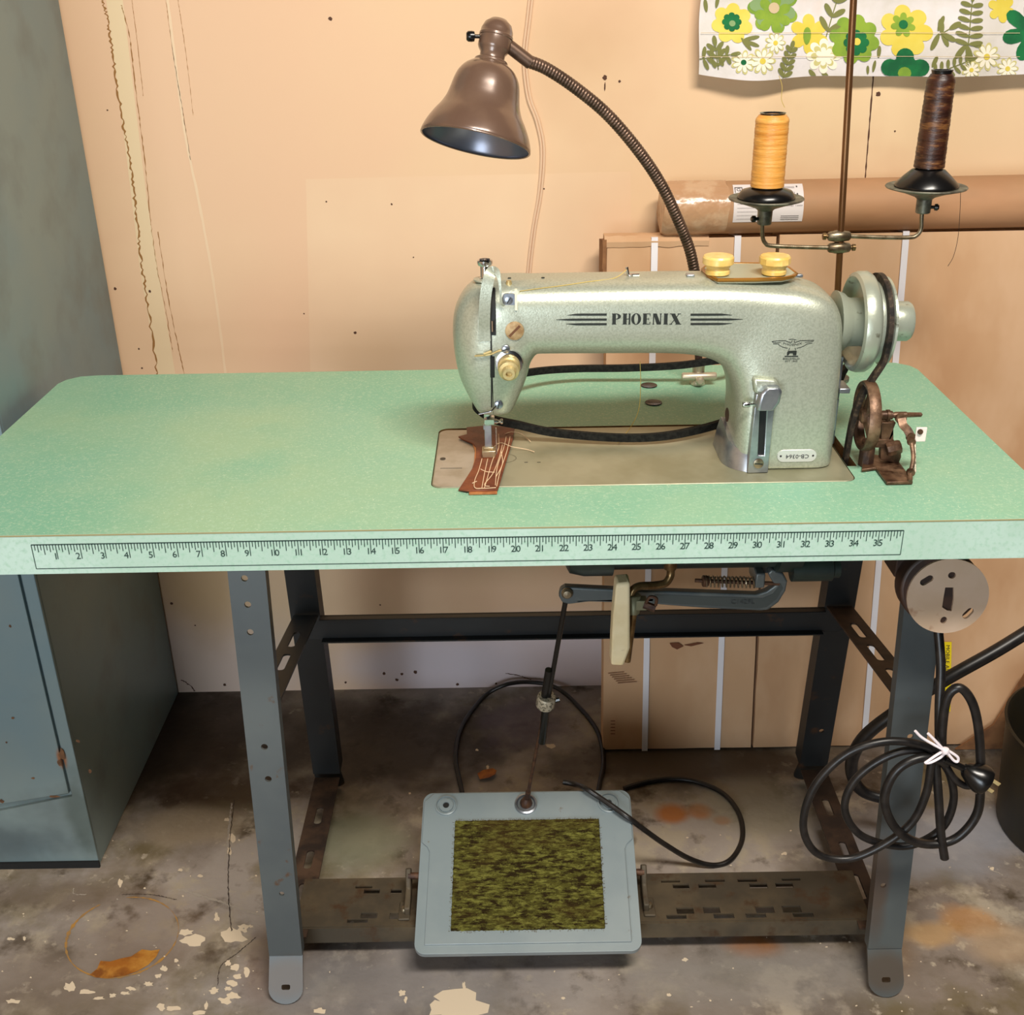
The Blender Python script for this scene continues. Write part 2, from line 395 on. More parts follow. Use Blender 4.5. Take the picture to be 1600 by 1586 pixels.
for i, (a, b, r) in enumerate([(516, 29, .0035), (945, 121, .0045), (968, 127, .0025), (510, 315, .0018), (612, 319, .002), (555, 520, .003), (180, 451, .003), (234, 455, .003), (850, 295, .0018),
                             (1372, 147, .005), (646, 402, .0015), (475, 490, .0015), (640, 978, .0025), (628, 1053, .004), (649, 1050, .005), (620, 1062, .004), (600, 1052, .004), (540, 1066, .003), (715, 1069, .004), (775, 1068, .003), (268, 943, .0035), (351, 1070, .004), (168, 172, .0015), (1398, 205, .002), (594, 945, .002), (217, 545, .002), (222, 575, .002), (305, 977, .002)]):
    spot(w, a, b, r*.8, 3, seed=i)
spot(w, 945, 135, .0012, 3, ry=.006, seed=50)
jline(w, [(283, 1062), (296, 1070), (305, 1080)], .002, .001, mi=3, n=20, seed=11)
jline(w, [(790, 1052), (812, 1056), (830, 1062)], .0016, .0006, mi=3, n=20, seed=12)
wall = struct(w.build('wall_back', [mw, mw1, mw2, mw3, mw4, mw5], origin=(0, 0, 0)))
# left side wall behind the locker and floor
w = MB(); w.box((-1.66, -3.6, 0), (-1.6, WY+.06, 2.4)); struct(w.build('wall_left', wl))
mf = mat('worn_concrete_floor', (138, 126, 116), .5, 0, .35, detail=8, var=[((104, 92, 80), 3.5), ((166, 156, 148, .46, .60), 2.2), ((172, 160, 142, .52, .62), 11), ((110, 98, 74, .5, .66), 6), ((80, 68, 54, .55, .68), 15), ((176, 164, 146, .6, .68), 38)], bump=.35, bs=70, bdist=.002)
def fz(x, y): return pZ(x, y, 0)
bl = []
def fb(x, y, rx, ry, c, s, na=.9):
    p = fz(x, y); bl.append((p.x, p.y, 0, rx, ry, 9, c, s, na))
fb(300, 1150, .2, .24, (52, 34, 22), .9); fb(200, 1160, .16, .3, (30, 22, 16), .9); fb(600, 1160, .34, .2, (44, 30, 20), .9); fb(350, 1235, .16, .07, (60, 38, 22), .7); fb(1050, 1190, .3, .1, (60, 46, 32), .8)  # dark rear floor: brown grime, with the table's shade painted into the colour
fb(820, 1130, .1, .1, (96, 84, 96), .7); fb(290, 1290, .12, .06, (156, 140, 118), .8, .6); fb(560, 1310, .1, .09, (136, 138, 116), .8)
fb(1050, 1272, .035, .03, (176, 106, 42), .9, .6); fb(1095, 1268, .025, .025, (176, 106, 42), .8, .6); fb(1130, 1282, .02, .015, (166, 98, 42), .7)
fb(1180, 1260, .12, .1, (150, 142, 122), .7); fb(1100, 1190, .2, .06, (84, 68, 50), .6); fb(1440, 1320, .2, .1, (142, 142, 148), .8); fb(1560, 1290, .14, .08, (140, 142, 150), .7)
fb(1520, 1440, .05, .04, (188, 136, 78), .65, 1.2); fb(1450, 1460, .05, .03, (188, 150, 100), .7, 1.2); fb(1570, 1480, .07, .05, (182, 156, 126), .7); fb(1180, 1478, .05, .03, (150, 96, 50), .8)
fb(100, 1530, .22, .09, (138, 124, 112), .6); fb(600, 1540, .3, .09, (134, 130, 130), .7); fb(1180, 1530, .26, .07, (142, 136, 130), .7); fb(240, 1460, .12, .1, (118, 100, 86), .5)
fb(1380, 1450, .05, .12, (122, 96, 68), .6); fb(90, 1400, .2, .04, (108, 92, 76), .6); fb(420, 1500, .05, .1, (112, 86, 70), .5)
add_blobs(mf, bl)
mf2 = mat('paint_chip_cream', (222, 204, 178), .6); mf3 = mat('rust_ring_stain', (176, 130, 62), .6, var=((150, 118, 76), 60)); mf4 = mat('orange_rust_stain', (160, 96, 26), .55, var=[((196, 142, 60), 18), ((130, 74, 20, .5, .62), 26)])
mf5 = mat('floor_crack', (64, 52, 46), .8); mf6 = mat('floor_scratch_pale', (168, 158, 146), .7)
fl = MB(); fl.box((-1.6, -3.6, -.05), (2.2, WY+.06, 0), 0)
ZC = [0]
def fpoly(pts, mi, z=.0003):
    ZC[0] += 1; z += .0000015*ZC[0]
    P = [fz(a, b) for a, b in pts]; n = len(P)
    tri = tessellate_polygon([[V((p.x, p.y, 0)) for p in P]])
    fl.add([(p.x, p.y, z) for p in P], [t for t in tri], mi)
def chip(x, y, rx, ry, mi=1, seed=0, k=14):
    rnd = random.Random(seed*7+int(x)); pts = []
    for i in range(k):
        a = 2*math.pi*i/k; q = .55+.6*rnd.random(); pts.append((x+rx*q*math.cos(a), y+ry*q*math.sin(a)))
    fpoly(pts, mi)
rs = random.Random(3)
for (x, y, rx, ry) in [(300, 1470, 22, 11), (291, 1457, 12, 6), (365, 1462, 22, 13), (380, 1450, 10, 8), (720, 1570, 42, 26), (700, 1578, 30, 18), (628, 1552, 6, 5), (634, 1562, 3, 6), (356, 1505, 5, 6), (368, 1512, 8, 6), (385, 1519, 6, 8), (372, 1526, 7, 4), (362, 1537, 9, 5), (335, 1548, 8, 6), (356, 1545, 6, 4), (365, 1556, 12, 6), (352, 1564, 13, 6),
                       (256, 1513, 6, 5), (247, 1525, 6, 4), (232, 1538, 8, 5), (205, 1545, 8, 4), (196, 1552, 8, 3), (176, 1556, 6, 4), (135, 1550, 16, 4), (110, 1543, 12, 9), (155, 1560, 10, 3), (270, 1576, 12, 5), (252, 1574, 8, 6), (322, 1572, 3, 8), (275, 1501, 4, 3), (338, 1432, 3, 8), (339, 1435, 5, 5), (282, 1360, 4, 3), (313, 1369, 5, 3), (16, 1467, 7, 3), (38, 1467, 3, 5), (188, 1380, 4, 7), (355, 1281, 5, 3), (362, 1310, 6, 7), (358, 1330, 4, 8),
                       (725, 1542, 3, 9), (745, 1478, 3, 3), (1070, 1500, 6, 3), (880, 1560, 4, 2), (1045, 1555, 4, 3), (1550, 1358, 4, 3), (392, 1448, 5, 3), (20, 1565, 12, 4), (500, 1580, 10, 5), (310, 1583, 12, 4), (1484, 1562, 4, 2), (762, 1200, 3, 6), (745, 1172, 3, 2), (860, 1166, 8, 4), (1225, 1334, 5, 3), (700, 1250, 3, 2), (640, 1240, 2, 2)]:
    chip(x, y, rx, ry, 1, 1)
for i in range(150):
    x = rs.random()*1600; y = 1290+rs.random()*296; chip(x, y, .8+rs.random()*2., .6+rs.random()*1.3, 1 if rs.random() < .6 else 5, i, 7)
def arc(cx, cy, rx, ry, rot, a0, a1, w0, mi, seed):
    rnd = random.Random(seed); n = int(abs(a1-a0)/2.5); out = []; vs = []
    for i in range(n+1):
        a = math.radians(a0+(a1-a0)*i/n); ww = w0*(.3+1.*rnd.random())*math.sin(math.pi*(i+.5)/(n+1))**.4
        for s in (-ww/2, ww/2):
            ex, ey = (rx+s)*math.cos(a), (ry+s)*math.sin(a); c, s2 = math.cos(rot), math.sin(rot)
            p = fz(cx+ex*c-ey*s2, cy+ex*s2+ey*c); vs.append((p.x, p.y, .0004))
    fl.add(vs, [(2*i, 2*i+1, 2*i+3, 2*i+2) for i in range(n)], mi)
RC = (191, 1465, 90, 60, -.28)
arc(*RC, 165, 258, 5, 2, 1); arc(*RC, 20, 165, 3.6, 2, 2); arc(*RC, 285, 338, 2.5, 2, 3); arc(*RC, 338, 380, 1.5, 2, 4)
fpoly([(140, 1524), (152, 1514), (157, 1502), (172, 1503), (190, 1498), (205, 1495), (222, 1484), (236, 1486), (250, 1484), (244, 1496), (232, 1508), (215, 1518), (195, 1525), (170, 1529), (150, 1528)], 3, .0005)
def fline(pts, w0, mi, seed, n=60):
    rnd = random.Random(seed); P = spline([fz(a, b) for a, b in pts], max(3, n//(len(pts)-1))); vs = []
    for i, p in enumerate(P):
        t = (P[min(i+1, len(P)-1)]-P[max(i-1, 0)]).normalized(); s = V((-t.y, t.x, 0)); o = s*w0*(rnd.random()-.5)*.8; ww = w0*(.3+rnd.random())
        vs += [tuple(p+o-s*ww/2+V((0, 0, .0004))), tuple(p+o+s*ww/2+V((0, 0, .0004)))]
    fl.add(vs, [(2*i, 2*i+1, 2*i+3, 2*i+2) for i in range(len(P)-1)], mi)
fline([(366, 1250), (358, 1330), (357, 1400), (362, 1455)], .0018, 4, 1); fline([(362, 1255), (357, 1300), (352, 1350)], .003, 5, 2)
fline([(277, 1389), (320, 1402), (375, 1420), (410, 1432)], .004, 5, 3); fline([(190, 1398), (235, 1398), (276, 1406)], .0015, 4, 4)
fline([(115, 1388), (116, 1397), (135, 1398)], .0015, 5, 5, 20); fline([(1548, 1360), (1560, 1364), (1567, 1368)], .002, 5, 6, 20)
fline([(340, 1540), (345, 1510), (370, 1490), (400, 1465)], .0015, 4, 7)
floor = struct(fl.build('floor', [mf, mf2, mf3, mf4, mf5, mf6], origin=(0, 0, 0)))
# ================================================================ wall cable
t = thing('wall_cable', 'cream flat twin cable running down the plywood wall behind the lamp shade', 'cable', pY(830, 430, WY))
pts = [pY(a, b, WY-.003) for a, b in [(834, -40), (826, 30), (820, 90), (826, 150), (840, 190), (848, 235), (844, 300), (834, 360), (826, 430), (822, 500), (820, 600)]]
for dx, nm in ((-.0022, 'cable_core'), (.0022, 'cable_core')):
    MB().tube([p+V((dx, 0, 0)) for p in spline(pts, 8)], .0021, 8).build(nm, M['wire'], t)
# ================================================================ locker
LX = -.64; LYF = .338; LYB = WY-.004
t = thing('locker', 'tall blue-grey metal locker with a rusty-edged door left of the table', 'locker', (-.95, .57, 0))
b = MB(); b.box((LX-.62, LYF+.002, .0), (LX, LYB, 2.0), 0)
lb = b.build('body', [M['locker']], t, bevel=.003)
ml2 = M['locker'].copy(); M['lockerfront'] = ml2
add_blobs(M['lockerfront'], [(.29, -.23, .215, .008, 1, .022, (150, 92, 44), .9, 1.0), (.12, -.23, .165, .04, 1, .03, (120, 96, 70), .6, 1.), (.1, -.23, .05, .25, 1, .05, (60, 72, 80), .6, 1), (.30, -.23, .1, .03, 1, .1, (70, 80, 72), .6, 1.2)])
b = MB()
# front frame: stile right of the door, slanted rail under it
fr = [pY(60, 900, LYF), pY(165, 1350, LYF)]
xr = LX+.0005
def LF(p): return (p.x, p.z)
dr0 = pY(28, 893, LYF); dr1 = pY(113, 1238, LYF); db = pY(0, 1262, LYF)
slope = (dr1.z-db.z)/(dr1.x-db.x)
zl = dr1.z+slope*((LX-.62)-dr1.x)
b.prism([(dr1.x, dr1.z), (dr1.x, 2.0), (xr, 2.0), (xr, .0), (LX-.62, .0), (LX-.62, max(.02, zl)-.012), (dr1.x, dr1.z-.005)], XZ(LYF+.002), .006)
b.build('front_frame', [M['lockerfront']], t, bevel=.001)
b = MB(); dx = dr1.x-.0035
b.prism([(dx, dr1.z+.001), (dx, 1.97), (LX-.6, 1.97), (LX-.6, max(.04, zl)+.008)], XZ(LYF+.002), .007)
dr = b.build('door', [M['lockerfront']], t, bevel=.0015)
b = MB(); rnd = random.Random(5)
for i, (x, y, rx, ry) in enumerate([(97, 1180, 5, 12), (93, 1192, 4, 8), (16, 979, 2, 3), (52, 1216, 4, 2), (3, 1252, 5, 4), (85, 1245, 10, 3), (10, 1160, 2, 2), (140, 1205, 3, 4), (122, 1158, 3, 4), (20, 1122, 3, 2)]):
    c = pY(x, y, LYF-.0056); sx = .0009
    pts = [(c.x+rx*sx*(.6+.7*rnd.random())*math.cos(a*.785), c.z+ry*sx*(.6+.7*rnd.random())*math.sin(a*.785)) for a in range(8)]
    MB().add([(p, LYF-.0056, q) for p, q in pts], [tuple(range(8))], 0).build('rust_spot', M['lockerrust'], dr)

b = MB(); b.box((LX-.62, LYF-.008, .0), (LX+.002, LYF-.004, .012)); b.build('base_strip', M['dark'], t)
# ================================================================ cardboard packages, kraft tube
def package(x0, x1, zt, label, straps, yo=0, ext=()):
    t = thing('cardboard_package', label, 'package', ((x0+x1)/2, .61+yo, 0), 'strapped cardboard packages against the wall')
    y0, y1, th = .607+yo, .742+yo, .05
    d = V((0, y1-y0, zt)).normalized(); nrm = V((0, d.z, -d.y))
    o = V((0, y0, .0)); Ln = zt/d.z
    P = lambda x, s, q: V((x, 0, 0))+o+d*s+nrm*q
    b = MB(); n = 24; nx = 14; rnd = random.Random(int(x0*100))
    # slightly wavy box
    def wob(x, s): return .0022*noise.noise(V((x*9, s*7, yo*50+x0)))
    ring = []
    vs = []; fs = []
    for j in range(n+1):
        for i in range(nx+1):
            x = x0+(x1-x0)*i/nx; s = .004+Ln*j/n*.996
            e = .0015*noise.noise(V((s*25, x0*10, 0))) if i in (0, nx) else 0
            vs.append(P(x+e, s, -.0+wob(x, s)))
    for j in range(n):
        for i in range(nx): a = j*(nx+1)+i; fs.append((a, a+1, a+nx+2, a+nx+1))
    m0 = len(vs)
    for j in range(n+1):
        for i in range(nx+1):
            x = x0+(x1-x0)*i/nx; s = .004+Ln*j/n*.996; vs.append(P(x, s, th))
    for j in range(n):
        for i in range(nx): a = m0+j*(nx+1)+i; fs.append((a, a+nx+1, a+nx+2, a+1))
    per = [i for i in range(nx+1)]+[(j)*(nx+1)+nx for j in range(1, n+1)]+[n*(nx+1)+i for i in range(nx-1, -1, -1)]+[j*(nx+1) for j in range(n-1, 0, -1)]
    for k in range(len(per)): a, c = per[k], per[(k+1) % len(per)]; fs.append((a, c, c+m0, a+m0))
    b.add(vs, fs, 0)
    b.build('carton', [M['cardboard']], t, angle=50)
    for sx in straps:
        b = MB(); w2 = .0052
        path = []
        for j in range(31):
            s = Ln*j/30; path.append(P(sx, s+.002, -.0035))
        path += [P(sx, Ln+.0025, -.002), P(sx, Ln+.003, th*.5), P(sx, Ln+.003, th)]
        b.tube(path, 1, sec=[(-w2, -.0004), (w2, -.0004), (w2, .0004), (-w2, .0004)], up=-nrm)
        b.build('strap', M['strap'], t)
    return t, P, Ln
tA, PA, LA = package(.190, .459, .900, 'flat cardboard package with two white straps, crumpled top corner, left of pair', [.2655, .3975])
tB, PB, LB = package(.464, 1.16, .903, 'wide flat cardboard package with one white strap, right of pair under the tube', [.664])
# crumpled folded flap on top of the left package
b = MB(); rings = []
for i in range(22):
    x = .186+(.352-.186)*i/21; h = .012+.004*noise.noise(V((x*40, 0, 0)))
    c = PA(x, LA+.001, .012)
    rings.append([c+V((0, -.016, -h*.9)), c+V((0, -.017, -h*.2)), c+V((0, -.008, h*.45+.002*noise.noise(V((x*90, 1, 0))))), c+V((0, .012, h*.5)), c+V((0, .014, -h*.4))])
b.loft(rings); b.build('folded_flap', M['cardboard'], tA)
b = MB(); rings = []
for i in range(9):
    s = LA-.085+.085*i/8; rings.append([PA(.183+.003*noise.noise(V((s*80, 0, 3))), s, -.004), PA(.189, s, -.006), PA(.191, s, .03), PA(.180, s, .03)])
b.loft(rings); b.build('crushed_corner', M['cardside'], tA)
# dark torn hole mark and pencil marks on the left package
b = MB(); rnd = random.Random(9)
def onpkg(x, y, P=None, q=-.0028):
    # intersection of the pixel ray with the leaning front
    y0, y1, zt = .607, .742, .90
    d = V((0, y1-y0, zt)).normalized(); nr = V((0, d.z, -d.y)); o = V((0, y0, 0))+nr*q
    r = CF+CR*((x-800)/F)+CU*((793-y)/F); tt = (o-CAM).dot(nr)/r.dot(nr); return CAM+r*tt
pm_ = [mat('carton_tear', (110, 62, 34), .8), mat('carton_smudge', (150, 110, 82), .8)]
def pmark(pts, mi):
    MB().add([onpkg(a, c) for a, c in pts], [tuple(range(len(pts)))], 0).build('print_mark' if mi else 'tear_mark', pm_[mi], tA)
pmark([(1046, 1005), (1060, 1004), (1068, 1010), (1058, 1015), (1050, 1011)], 0); pmark([(1068, 1008), (1090, 1004), (1100, 1005), (1080, 1010)], 0)
for k in range(6): pmark([(950+k*3, 1052+k*3), (975+k*4, 1050+k*3), (975+k*4, 1051+k*3), (950+k*3, 1053.2+k*3)], 1)
for k in range(5): pmark([(954, 1126+k*5), (961, 1126+k*5), (961, 1127.2+k*5), (954, 1127.2+k*5)], 0)
# yellow sticker with text down the right package
ys = MB(); P4 = [onpkg(a, c, q=-.0045) for a, c in ((1471, 1003), (1487, 1003), (1485, 1112), (1466, 1110))]
ys.add(P4, [(0, 1, 2, 3)]); yo_ = ys.build('yellow_label', M['yellow'], tB)
b = MB()
def yl(u, v):
    top = P4[0].lerp(P4[1], v); bot = P4[3].lerp(P4[2], v); return top.lerp(bot, u)+V((0, -.0006, 0))
for s, v, u0, sz in (('MOBILE AIR TR', .62, .04, .5), ('INC', .14, .04, .42)):
    vs, fs = text2d(s, 1, 'LEFT'); mx = max(p[0] for p in vs)
    k = (.52 if len(s) > 5 else .10)/mx
    b.add([yl(u0+p[0]*k, v+p[1]*sz) for p in vs], fs)
b.build('label_text', M['printdark'], yo_)
# kraft tube with label
RC0 = V((.287, .757, .944)); RR = .0405
t = thing('kraft_paper_tube', 'long brown kraft tube with taped end and white label lying on the packages', 'tube', (.6, .757, .903))
b = MB(); b.lathe([(RR, 0), (RR, 1.0)], RC0, (1, 0, .004), 48); 
b.build('tube_body', [M['kraft']], t)
b = MB(); prof = [(RR*.93, -.012), (RR*1.01, -.006), (RR+.0012, 0), (RR+.0012, .05), (RR+.0006, .088)]
b.lathe(prof, RC0, (1, 0, .004), 48)
for i, p in enumerate(b.v):
    q = noise.noise(p*38); d = V((0, p.y-RC0.y, p.z-RC0.z)); b.v[i] = p+d.normalized()*.0016*q+V((.006*q if i > 48*3 else .003*q, 0, 0))
b.build('end_tape', [M['tape']], t)
def ontube(x, y, off=.0008):
    r = CF+CR*((x-800)/F)+CU*((793-y)/F); R = RR+off
    # intersect with cylinder along X
    oy, oz = CAM.y-RC0.y, CAM.z-RC0.z; A = r.y**2+r.z**2; B = 2*(oy*r.y+oz*r.z); C = oy*oy+oz*oz-R*R
    D = max(B*B-4*A*C, 0); return CAM+r*((-B-math.sqrt(D))/(2*A))
c0 = ontube(1146, 300); c1 = ontube(1252, 350)
lab = MB(); vs = []
aT = math.radians(64); aB = math.radians(-24)
for j in range(13):
    a = aT+(aB-aT)*j/12
    for i in range(2): vs.append((c0.x if i == 0 else c1.x, RC0.y-(RR+.0008)*math.cos(a), RC0.z+.001+(RR+.0008)*math.sin(a)))
lab.add(vs, [(2*j, 2*j+1, 2*j+3, 2*j+2) for j in range(12)]); lo = lab.build('paper_label', M['label'], t, recalc=False)
b = MB(); LW = c1.x-c0.x
def lq(u, v, off=.0012):     # u along X 0..1, v 0 top .. 1 bottom
    a = aT+(aB-aT)*v; return V((c0.x+LW*u, RC0.y-(RR+off)*math.cos(a), RC0.z+.001+(RR+off)*math.sin(a)))
def lrect(u0, v0, u1, v1, mi): b.add([lq(u0, v0), lq(u1, v0), lq(u1, v1), lq(u0, v1)], [(0, 1, 2, 3)], mi)
rnd = random.Random(2)
lrect(.02, .1, .13, .12, 1); lrect(.02, .1, .03, .26, 1); lrect(.12, .1, .13, .26, 1); lrect(.2, .12, .22, .24, 1)
vs, fs = text2d('G', 1); b.add([lq(.075+p[0]*.09, .18-p[1]*.13) for p in vs], fs, 1)
for k in range(9): lrect(.72+k*.018, .1, .72+k*.018+.008, .3+.02*rnd.random(), 0)
lrect(.9, .08, .92, .34, 1)
vs, fs = text2d('EMBOS TVANES .13250', 1); mx = max(p[0] for p in vs)
b.add([lq(.77+p[0]*.21/mx, .6+p[1]*.05) for p in vs], fs, 0)
for k in range(5): lrect(.05, .55+.09*k, .05+.25+.3*rnd.random(), .555+.09*k, 0)
for k in range(3): lrect(.68, .84+.045*k, .94, .855+.045*k, 0)
b.build('label_print', [M['print'], M['printdark']], lo)
# brown flap of board leaning low at the right
b = MB(); P = [pY(1492, 1164, .60), pY(1620, 1062, .56), pY(1640, 1170, .56)]
b.prism([(P[0].x, .0015), (P[0].x+.45, .0015), (P[0].x+.45, .24), (P[1].x, P[1].z), (P[0].x+.06, .055)], lambda a, c, h: V((a, .598+h, c)), -.004)
tag(b.build('cardboard_flap', [M['cardside']]), 'loose brown cardboard piece leaning low against the wide package', 'cardboard')
# ================================================================ flowered cloth
t = thing('flowered_cloth', 'white cloth with green and yellow flower print hanging on the wall, top right', 'cloth', pY(1340, 116, .79))
cx0, cx1 = pY(1093, 60, .785).x, 1.02; zb = 1.133
def cy(x, z):
    u = (x-cx0)
    return .785+.006*math.sin(u*17+z*3)+.003*math.sin(u*41+1)+.012*(1-min(1, u/.03))*0-.002*math.sin(z*60)
def cbz(x):   # bottom hem height
    u = (x-cx0); return zb+.008*math.exp(-u*22)-.006*math.exp(-((u-.09)/.06)**2)+.004*math.sin(u*12)*.6
b = MB(); nx, nz = 90, 26; vs = []
for j in range(nz+1):
    for i in range(nx+1):
        x = cx0+(cx1-cx0)*i/nx; z = cbz(x)+(1.42-cbz(x))*j/nz; x2 = x+.002*math.sin(z*40) if i == 0 else x
        vs.append((x2, cy(x, z), z))
g = [(j*(nx+1)+i, j*(nx+1)+i+1, (j+1)*(nx+1)+i+1, (j+1)*(nx+1)+i) for j in range(nz) for i in range(nx)]
b.add(vs, g, 0)
mc = mat('cloth_white', (228, 220, 218), .85, 0, .2, var=[((214, 206, 196), 9), ((224, 190, 170, .6, .75), 5)], bump=.3, bs=60, bdist=.003)
CO = [mc, mat('print_yellow', (222, 198, 74), .85, var=((228, 208, 96), 12)), mat('print_lime', (142, 168, 52), .85, var=((118, 150, 50), 20)), mat('print_dark_green', (14, 112, 58), .85, var=((10, 90, 50), 30)),
      mat('print_olive', (122, 122, 66), .85), mat('print_sage', (134, 160, 106), .85), mat('print_cream', (246, 236, 214), .85), mat('print_outline', (206, 196, 130), .85), mat('print_beige', (208, 184, 146), .85)]
b.build('cloth_panel', CO[0], t, recalc=False)
pr = MB()
def cpt(a, c, lay):
    p = pY(1080+a/3.077, c/3.077, .783); z = p.z; 
    hz = cbz(min(max(p.x, cx0), cx1))+.0006
    z = max(z, hz); x = max(p.x, cx0+.0008)
    return V((x, cy(x, z)-.0007*lay-.0004, z))
def cpoly(pts, c, lay, ctr=None):
    n = len(pts); cx = ctr[0] if ctr else sum(p[0] for p in pts)/n; cz = ctr[1] if ctr else sum(p[1] for p in pts)/n
    if max(p[1] for p in pts) < -60: return
    vs = [cpt(cx, cz, lay)]
    for k in (.33, .67, 1): vs += [cpt(cx+(p[0]-cx)*k, cz+(p[1]-cz)*k, lay) for p in pts]
    fs = [(0, 1+i, 1+(i+1) % n) for i in range(n)]
    for r in range(2):
        for i in range(n): a = 1+r*n+i; d = 1+r*n+(i+1) % n; fs.append((a, a+n, d+n, d))
    pr.add(vs, fs, c)
def flower(x, y, R, c, petals=6, lay=1, deep=.42, rot=0, ell=1):
    pts = []
    for i in range(petals*10):
        a = 2*math.pi*i/(petals*10); q = abs(math.cos(petals*(a-rot)/2))**.6; r = R*(deep+(1-deep)*q); pts.append((x+r*math.cos(a), y+r*ell*math.sin(a)))
    cpoly(pts, c, lay, (x, y))
def disc2(x, y, r, c, lay): cpoly([(x+r*math.cos(i*.524), y+r*math.sin(i*.524)) for i in range(12)], c, lay)
def leaf(x, y, L, W, ang, c=4, lay=1):
    ca, sa = math.cos(ang), math.sin(ang); pts = []
    for i in range(14):
        tt = 2*math.pi*i/14; u = L/2*(1-math.cos(tt)); v = W/2*math.sin(tt)*(.7+.3*math.sin(tt/2)); pts.append((x+u*ca-v*sa, y+u*sa+v*ca))
    cpoly(pts, c, lay)
def stem(p0, p1, w_, c=4, lay=1):
    d = V((p1[0]-p0[0], p1[1]-p0[1], 0)).normalized(); n = (-d.y*w_/2, d.x*w_/2); k = 6
    for i in range(k):
        a = (p0[0]+(p1[0]-p0[0])*i/k, p0[1]+(p1[1]-p0[1])*i/k); e = (p0[0]+(p1[0]-p0[0])*(i+1)/k, p0[1]+(p1[1]-p0[1])*(i+1)/k)
        pr.add([cpt(a[0]-n[0], a[1]-n[1], lay), cpt(e[0]-n[0], e[1]-n[1], lay), cpt(e[0]+n[0], e[1]+n[1], lay), cpt(a[0]+n[0], a[1]+n[1], lay)], [(0, 1, 2, 3)], c)
def frond(p0, p1, n, L, W, c=4, spread=.9, lay=1):
    stem(p0, p1, 5, c, lay); ang = math.atan2(p1[1]-p0[1], p1[0]-p0[0])
    for i in range(n):
        q = (i+.5)/n; x = p0[0]+(p1[0]-p0[0])*q; y = p0[1]+(p1[1]-p0[1])*q
        for s in (-1, 1): leaf(x, y, L*(1-.25*q), W, ang+s*spread, c, lay+1)
    leaf(p1[0], p1[1], L*.8, W, ang, c, lay+1)
def daisy(x, y, R, cc=1, n=9):
    flower(x, y, R*1.2, 7, n, 1, .5); flower(x, y, R, 6, n, 2, .35); disc2(x, y, R*.27, cc, 3)
flower(195, 112, 98, 1, 7, 1, .7, .3); flower(193, 105, 46, 3, 8, 2, .8); disc2(195, 112, 15, 5, 3)
flower(395, 35, 128, 2, 7, 1, .52, .45); flower(395, 25, 118, 5, 7, 1.5, .5, .45); flower(392, 70, 92, 2, 7, 1.8, .5, .45); disc2(395, 38, 27, 8, 3)
flower(570, 165, 98, 1, 6, 1, .5, .5); leaf(556, 215, 85, 42, -1.5, 2, 2)
flower(787, 190, 122, 2, 8, 2, .72, .2); flower(795, 205, 62, 3, 8, 3, .8); disc2(797, 200, 18, 1, 4)
flower(1035, 150, 128, 1, 7, 1, .68, .1); flower(1025, 120, 60, 2, 7, 2, .5, .3); disc2(1026, 118, 22, 3, 3)
flower(1033, 350, 118, 3, 5, 2, .5, .95); disc2(1033, 355, 32, 2, 3)
flower(1640, 150, 152, 3, 7, 1, .35, .2); flower(1490, 40, 70, 1, 6, 1, .5, .4)
flower(640, 270, 85, 6, 8, 1.2, .6); flower(640, 270, 62, 7, 8, 1.6, .6); flower(645, 272, 46, 6, 7, 2, .6)
daisy(400, 205, 44); daisy(338, 292, 55); daisy(247, 298, 50, 3); daisy(1413, 272, 58); daisy(1520, 330, 46); daisy(1340, 335, 40)
frond((130, 335), (115, 225), 3, 70, 24, 4, .8); frond((40, 285), (185, 262), 4, 62, 22, 4, 1.3); leaf(75, 60, 66, 22, -1.7); leaf(120, 40, 60, 20, -1.4)
leaf(235, 180, 78, 22, .9); leaf(245, 190, 80, 22, -.2); leaf(250, 195, 76, 22, .35)
frond((440, 385), (480, 235), 5, 52, 24, 4, .8); leaf(570, 335, 52, 26, .9); leaf(632, 345, 46, 26, .8); frond((650, 185), (715, -20), 3, 84, 30, 4, .75)
leaf(905, 280, 60, 22, -1.5); leaf(880, 350, 60, 18, -1.4); leaf(855, 360, 44, 16, -1.6)
frond((1170, 180), (1235, 140), 1, 80, 30, 4, 1.1); leaf(1185, 150, 80, 24, -1.2); leaf(1190, 160, 90, 28, 2.0); leaf(1200, 150, 80, 26, 1.2); leaf(1160, 325, 60, 22, -1.2)
frond((1320, 230), (1345, 10), 6, 72, 26, 4, 1.35); frond((1160, 360), (1330, 290), 6, 52, 18, 4, 1.2); leaf(1315, 215, 90, 34, 1.3); leaf(1310, 215, 80, 30, 2.2); leaf(1330, 205, 60, 26, .3)
for yy in (158, 272):
    pr.add([cpt(i*20+35, yy-1.2, 4.4) for i in range(78)]+[cpt(i*20+35, yy+1.2, 4.4) for i in range(78)], [(i, i+1, 79+i, 78+i) for i in range(77)], 8)
pr.build('flower_print', CO, t, recalc=False)
for x_ in (cx0+.05, cx0+.35, cx0+.62): MB().lathe([(.005, -.003), (.005, 0), (.0012, .001), (.0012, .04)], (x_, cy(x_, 1.4)-.002, 1.40), (0, 1, 0), 12).build('nail', M['chrome'], t)
